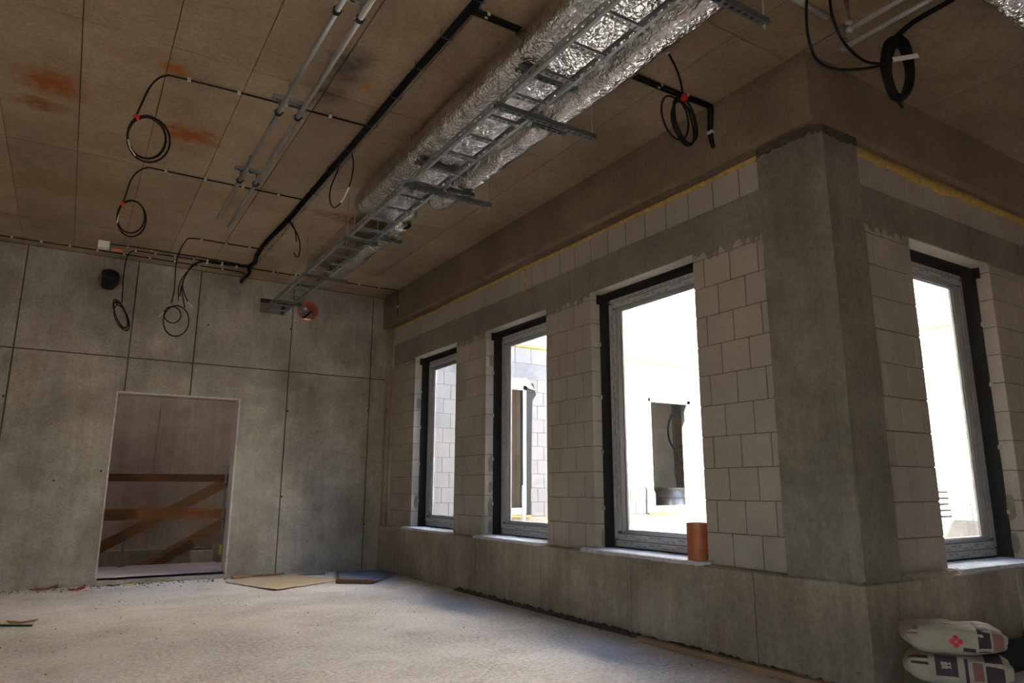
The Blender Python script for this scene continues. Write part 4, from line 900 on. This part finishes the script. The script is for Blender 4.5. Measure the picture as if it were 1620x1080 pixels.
# big coil over the wing
t = thing('cable', 'heavy black cable coil with a white tag hanging over the wing', 'cable')
tb('coil', loops((4.145, 2.05, 3.735), 0.135, 0.235, 9, 0.07, seed=21, tilt=-0.30, start=1.6), 0.0085, 'black', t, 7)
tb('coil', loops((4.16, 2.06, 3.73), 0.115, 0.215, 6, 0.09, seed=22, tilt=-0.30, start=1.2), 0.0085, 'black', t, 7)
tb('cable_jacket', [(4.12, 1.70, 3.97), (4.115, 1.90, 3.965), (4.115, 1.98, 3.95), (4.12, 2.04, 3.93), (4.10, 2.05, 3.88), (4.03, 2.05, 3.78), (4.00, 2.05, 3.68)], 0.009, 'black', t, 7, 4)
tb('cable_jacket', [(4.14, 1.70, 3.97), (4.14, 1.90, 3.965), (4.14, 1.98, 3.95), (4.15, 2.04, 3.93), (4.14, 2.05, 3.90), (4.08, 2.05, 3.82)], 0.009, 'black', t, 7, 4)
tb('cable_jacket', [(4.04, 2.05, 3.52), (4.05, 2.05, 3.47), (4.11, 2.05, 3.435)], 0.008, 'black', t, 7, 4)
oriented('tag', (3.965, 2.00, 3.682), (4.275, 2.00, 3.822), 0.004, 0.030, 'whiteplastic', t)
tb('feeder', [(3.26, 2.05, 4.01), (3.227, 2.05, 3.84), (3.205, 2.05, 3.686), (3.21, 2.05, 3.564), (3.251, 2.05, 3.474), (3.336, 2.05, 3.449), (3.458, 2.05, 3.467), (3.619, 2.05, 3.523), (3.791, 2.05, 3.595), (3.96, 2.05, 3.675)], 0.008, 'black', t, 7, 4)
tb('feeder', [(3.46, 2.05, 4.01), (3.451, 2.05, 3.913), (3.455, 2.05, 3.817), (3.498, 2.05, 3.723), (3.565, 2.05, 3.665), (3.676, 2.05, 3.627), (3.797, 2.05, 3.631), (3.96, 2.05, 3.68)], 0.008, 'black', t, 7, 4)

# ------------------------------------------------------------------ wall sleeves
t = thing('pipe_sleeve', 'black pipe elbow sticking out of the back wall, upper left', 'pipe')
bm = bmesh.new(); P = catmull([(0.187, 10.1, 3.67), (0.187, 9.90, 3.67), (0.188, 9.80, 3.685), (0.19, 9.73, 3.74)], 5)
tube(bm, P, 0.083, 24, cap=False); tube(bm, [(p + Vector((0, 0.0, 0))) for p in P], 0.074, 24, cap=False); obj('elbow', bm, 'rubber', t, True)
a = P[-2]; b = P[-1]; tb('collar', [a, b], 0.093, 'rubber', t, 24)
bm = bmesh.new(); prism(bm, circ(0.187, 3.70, 0.114), [circ(0.187, 3.68, 0.085)], lambda a, b, t_: (a, t_, b), YB + 0.03, YB + 0.05); obj('foam_ring', bm, 'foam', t)
t = thing('pipe_sleeve', 'round orange pipe sleeve set in the back wall beside the cable ladder', 'pipe')
bm = bmesh.new(); tube(bm, [(2.722, YB - 0.01, 3.655), (2.722, YB + 0.26, 3.655)], 0.150, 36, cap=False); tube(bm, [(2.722, YB - 0.01, 3.655), (2.722, YB + 0.26, 3.655)], 0.137, 36, cap=False); obj('sleeve', bm, 'orange_sleeve', t, True)
bm = bmesh.new(); prism(bm, circ(2.722, 3.655, 0.15, 36), [circ(2.722, 3.655, 0.137, 36)], lambda a, b, t_: (a, t_, b), YB - 0.011, YB - 0.009); obj('sleeve_rim', bm, 'orange_sleeve', t)
tb('cable_end', [(2.65, 10.2, 3.56), (2.70, 10.05, 3.58), (2.78, 9.98, 3.66)], 0.012, 'black', t, 7, 4)
tb('inner_pipe', [(2.66, 10.26, 3.72), (2.70, 10.02, 3.70)], 0.03, 'whiteplastic', t, 12)

# ------------------------------------------------------------------ things on sill and floor
t = thing('pipe_offcut', 'orange-brown plastic pipe offcut standing on the sill of the near window', 'pipe')
bm = bmesh.new(); R1, R2 = 0.083, 0.079; px_, py_, pz = 4.035, 3.835, ZP + 0.032
prism(bm, circ(px_, py_, R1, 40), [circ(px_, py_, R2, 40)], lambda a, b, t_: (a, b, t_), pz, pz + 0.262); obj('pipe_wall', bm, 'orange_pipe', t)
for z in (pz + 0.006, pz + 0.19):
    bm = bmesh.new(); tube(bm, [(px_ + 0.083 * math.cos(k * math.pi / 18), py_ + 0.083 * math.sin(k * math.pi / 18), z) for k in range(36)], 0.003, 6, True); obj('ridge', bm, 'orange_pipe', t, True)

def sheet(name, label, cat, pts, th, mat, lift=0.0, parent=None):
    bm = bmesh.new(); prism(bm, pts, [], lambda a, b, t_: (a, b, t_), 0.001 + lift, 0.001 + lift + th); o = obj(name, bm, mat, parent)
    if parent is None: tag(o, label, cat)
    return o
bm = bmesh.new(); N = 10; g = {}
cA, cB, cC, cD = Vector((1.80, 9.50)), Vector((2.15, 8.42)), Vector((3.05, 8.93)), Vector((2.68, 9.90))
for i in range(N + 1):
    for j in range(N + 1):
        p = (cA * (1 - i / N) + cB * (i / N)) * (1 - j / N) + (cD * (1 - i / N) + cC * (i / N)) * (j / N)
        g[i, j] = bm.verts.new((p.x, p.y, 0.012 + 0.016 * max(0, i / N - 0.4) * (1 - j / N) + 0.006 * noise.noise(Vector((p.x * 2, p.y * 2, 0)))))
for i in range(N):
    for j in range(N): bm.faces.new((g[i, j], g[i + 1, j], g[i + 1, j + 1], g[i, j + 1]))
cb = obj('cardboard_sheet', bm, 'cardboard'); tag(cb, 'flat brown cardboard sheet on the floor by the back wall', 'cardboard')
md = cb.modifiers.new('thick', 'SOLIDIFY'); md.thickness = 0.006
t = thing('form_board', 'grey board lying on the floor in the far corner', 'board')
sheet('board', '', '', [(2.99, 8.72), (3.32, 8.45), (3.86, 9.08), (3.80, 9.60), (3.25, 9.65)], 0.02, 'darkboard', 0.012, t)
oriented('batten', (2.94, 8.74, 0.026), (3.31, 8.44, 0.026), 0.03, 0.045, 'woodA', t)
sheet('paint_scrap', 'dark flat scrap against the corner wall', 'scrap', [(2.7, 9.70), (3.1, 9.66), (3.15, 9.86), (2.75, 9.88)], 0.004, 'darkboard')
plank('small brown wood offcut by the door opening', (1.93, 9.78, 0.022), (2.18, 9.86, 0.024), 0.06, 0.035, 'woodC', 'wood_offcut', None, (0, 0, 1), 'offcut')
plank('thin dark lath against the back wall near the cardboard', (2.18, 9.88, 0.014), (2.62, 9.90, 0.014), 0.03, 0.022, 'woodA', 'lath', None, (0, 0, 1), 'offcut')
plank('long wooden batten on the floor along the parapet', (3.835, 4.30, 0.022), (3.885, 2.2, 0.022), 0.055, 0.038, 'woodY', 'batten', None, (0, 0, 1), 'batten')
def debris(label, x, y, sx, sy, h, mat, rz=0.0, seed=1, cat='debris', name='debris_scrap'):
    rnd = random.Random(seed); bm = bmesh.new(); n = 9; rim = []; c, s = math.cos(rz), math.sin(rz)
    for k in range(n):
        a = 2 * math.pi * k / n; r = rnd.uniform(0.75, 1.1); u, v = sx * r * math.cos(a), sy * r * math.sin(a)
        rim.append((x + u * c - v * s, y + u * s + v * c, 0.004 + h * rnd.random() * abs(math.cos(a))))
    top = [bm.verts.new(p) for p in rim]; bot = [bm.verts.new((p[0], p[1], max(0.001, p[2] - 0.006))) for p in rim]; ct = bm.verts.new((x, y, 0.006 + h * 0.25)); cb_ = bm.verts.new((x, y, 0.002))
    for k in range(n):
        q = (k + 1) % n; bm.faces.new((ct, top[k], top[q])); bm.faces.new((cb_, bot[q], bot[k])); bm.faces.new((top[k], bot[k], bot[q], top[q]))
    return tag(obj(name, bm, mat), label, cat)
debris('brown leafy scrap against the foot of the back wall at far left', -0.06, 9.86, 0.16, 0.06, 0.06, 'leaf_brown', 0.1, 1)
debris('red-brown leaf on the floor left of the door opening', 0.24, 9.66, 0.10, 0.06, 0.05, 'leaf_red', 0.6, 2, 'leaf', 'dry_leaf')
debris('lime yellow scrap in front of the doorstep', 0.80, 9.84, 0.07, 0.05, 0.03, 'lime', 0.2, 3)
debris('dark dirt clump beside the lime scrap', 0.62, 9.85, 0.08, 0.05, 0.03, 'dirt', 0.1, 4)
debris('tiny red fragment at the right foot of the door opening', 1.86, 9.80, 0.022, 0.02, 0.02, 'leaf_red', 0.1, 5)
plank('thin dark stick on the floor at the left edge', (-0.42, 7.56, 0.012), (-0.10, 7.36, 0.012), 0.02, 0.014, 'dirt', 'stick', None, (0, 0, 1), 'stick')
debris('pale wood chip above the dark stick at the left edge', -0.19, 7.62, 0.13, 0.035, 0.03, 'woodY', -0.3, 6, 'wood chip', 'wood_chip')
# loose crumbs nobody could count
bm = bmesh.new(); rnd = random.Random(11)
for k in range(420):
    if k < 260: x = rnd.uniform(-1.2, 2.0); y = YB - abs(rnd.gauss(0, 0.16)) - 0.03
    elif k < 340: x = rnd.uniform(-0.6, 3.0); y = rnd.uniform(5.0, 9.6)
    else: y = rnd.uniform(2.6, 9.0); x = 3.91 - abs(rnd.gauss(0, 0.09))
    if 1.75 < x < 3.1 and y > 8.3: continue
    s = rnd.uniform(0.002, 0.006) if k >= 260 else rnd.uniform(0.003, 0.009); bmesh.ops.create_icosphere(bm, subdivisions=1, radius=s, matrix=Matrix.Translation((x, y, s * 0.5)) @ Matrix.Diagonal((rnd.uniform(.7, 1.8), rnd.uniform(.7, 1.4), 0.7, 1)))
tag(obj('floor_crumbs', bm, 'dirt'), 'scattered dark crumbs and grit on the floor', 'grit', None, 'stuff')

# ------------------------------------------------------------------ bags on insulation boards by the column
BX, BY, BROT = 4.125, 2.135, math.radians(-60)
def bag_xy(x, y): return (BX + x * math.cos(BROT) - y * math.sin(BROT), BY + x * math.sin(BROT) + y * math.cos(BROT))
def board(label, z0, z1, dx, dy, rot, grp='insulation boards under the bags'):
    bm = bmesh.new(); box(bm, -0.25, 0.25, -0.17, 0.17, 0, z1 - z0, 0.004); x, y = bag_xy(dx, dy)
    o = obj('insulation_board', bm, 'eps', None, False, (x, y, z0), (0, 0, BROT + rot)); tag(o, label, 'insulation board', grp)
board('lower pale insulation board under the paper bags', 0.001, 0.07, 0.01, 0.0, 0.02); board('upper pale insulation board directly under the paper bags', 0.071, 0.14, 0.0, 0.0, -0.03)
def bag(label, zc, a, b, c, dx, dy, rot, seed, dec):
    x, y = bag_xy(dx, dy); t = thing('cement_bag', label, 'bag', 'stacked paper bags', None, (x, y, zc)); t.rotation_euler = (0, 0, BROT + rot); p = 5.0
    def disp(v): return 0.018 * noise.noise(Vector((v[0] * 8, v[1] * 8, v[2] * 10 + seed))) + 0.008 * noise.noise(Vector((v[0] * 22, v[1] * 22, v[2] * 26 + seed))) - 0.006 * abs(noise.noise(Vector((v[0] * 14 + v[2] * 9, v[1] * 14, seed))))
    bm = bmesh.new(); bmesh.ops.create_cube(bm, size=2.0); bmesh.ops.subdivide_edges(bm, edges=bm.edges, cuts=21, use_grid_fill=True)
    for v in bm.verts:
        d = v.co.copy(); l = (abs(d.x) ** p + abs(d.y) ** p + abs(d.z) ** p) ** (1 / p); q = d / l; q = Vector((q.x * a, q.y * b, q.z * c))
        nrm = Vector((q.x / a / a, q.y / b / b, q.z / c / c)).normalized(); pinch = 1 - 0.35 * (max(0, abs(q.x) / a - 0.6) / 0.4) ** 1.5
        q.z *= pinch; v.co = q + nrm * disp(q)
    paper = obj('paper', bm, 'bag', t, True)
    from mathutils.bvhtree import BVHTree
    bv = BVHTree.FromPolygons([v.co for v in paper.data.vertices], [tuple(f.vertices) for f in paper.data.polygons])
    def wrap_front(s, h):        # s along the bag, h: arc from front face (0..) over the top
        ang = h; d = Vector((0, -math.cos(ang), math.sin(ang))); o = Vector((s, 0, 0)) + d * 1.0
        hit = bv.ray_cast(o, -d); pnt = hit[0] if hit[0] else Vector((s, -b, 0)); n_ = hit[1] if hit[0] else d
        return pnt + d * 0.0035
    def decal(name, mat, s0, s1, h0, h1, ns=8, nh=12):
        bm = bmesh.new(); G = [[bm.verts.new(wrap_front(s0 + (s1 - s0) * i / ns, h0 + (h1 - h0) * j / nh)) for j in range(nh + 1)] for i in range(ns + 1)]
        for i in range(ns):
            for j in range(nh): bm.faces.new((G[i][j], G[i + 1][j], G[i + 1][j + 1], G[i][j + 1]))
        return link(name, finish(bm, name, mat, True), paper)
    def flower(s, h, r, mat):
        for ds, dh in ((-r, 0), (r, 0), (0, -r), (0, r)):
            bm = bmesh.new(); vs = [bm.verts.new(wrap_front(s + ds * 0.95 + r * 0.68 * math.cos(k * math.pi / 6), h + (dh * 0.95 + r * 0.68 * math.sin(k * math.pi / 6)) / b)) for k in range(12)]
            bm.faces.new(vs); link('print_petal', finish(bm, 'print_petal', mat), paper)
    for d in dec:
        if d[0] == 'f': flower(d[1], d[2], d[3], 'bag_red')
        else: decal('print_' + d[0], d[1], *d[2:])
    return t
bag('lower paper cement bag with black printed square, on insulation boards', 0.226, 0.245, 0.165, 0.072, 0.0, 0.0, 0.0, 3.0,
    [('band', 'bag_dark', 0.12, 0.20, -0.4, 1.9), ('square', 'bag_dark', -0.10, 0.0, -0.15, 0.45, 6, 6), ('mark', 'bag', -0.075, -0.03, 0.05, 0.25, 4, 4), ('line', 'bag_dark', -0.22, -0.13, 0.30, 0.40, 6, 3), ('line', 'bag_dark', -0.21, -0.13, 0.12, 0.20, 6, 3), ('line', 'bag_dark', 0.03, 0.045, -0.3, 0.4, 2, 6), ('panel', 'bag_brown', 0.065, 0.11, -0.2, 0.3, 4, 6), ('f', -0.19, 0.45, 0.014)])
bag('upper paper cement bag with red flower mark, topmost of the stack', 0.368, 0.240, 0.160, 0.070, -0.005, 0.0, 0.06, 6.0,
    [('band', 'bag_dark', 0.10, 0.155, -0.3, 2.2), ('panel', 'bag_brown', 0.165, 0.215, -0.3, 0.7, 4, 8), ('f', 0.0, 0.02, 0.019), ('line', 'bag_dark', 0.03, 0.085, -0.28, -0.16, 6, 3), ('line', 'bag_brown', -0.04, 0.03, 0.62, 0.78, 6, 3), ('line', 'bag_dark', -0.16, -0.03, 0.86, 0.90, 8, 2), ('line', 'bag_brown', -0.23, -0.17, 0.15, 0.22, 4, 2), ('square', 'bag_brown', -0.19, -0.165, 0.3, 0.5, 4, 4)])
tb_ = tb('membrane_roll', [(4.75, 2.37, 0.095), (6.8, 2.37, 0.095)], 0.09, 'membrane', None, 20); tag(tb_, 'black membrane roll on the floor against the wing parapet', 'roll')
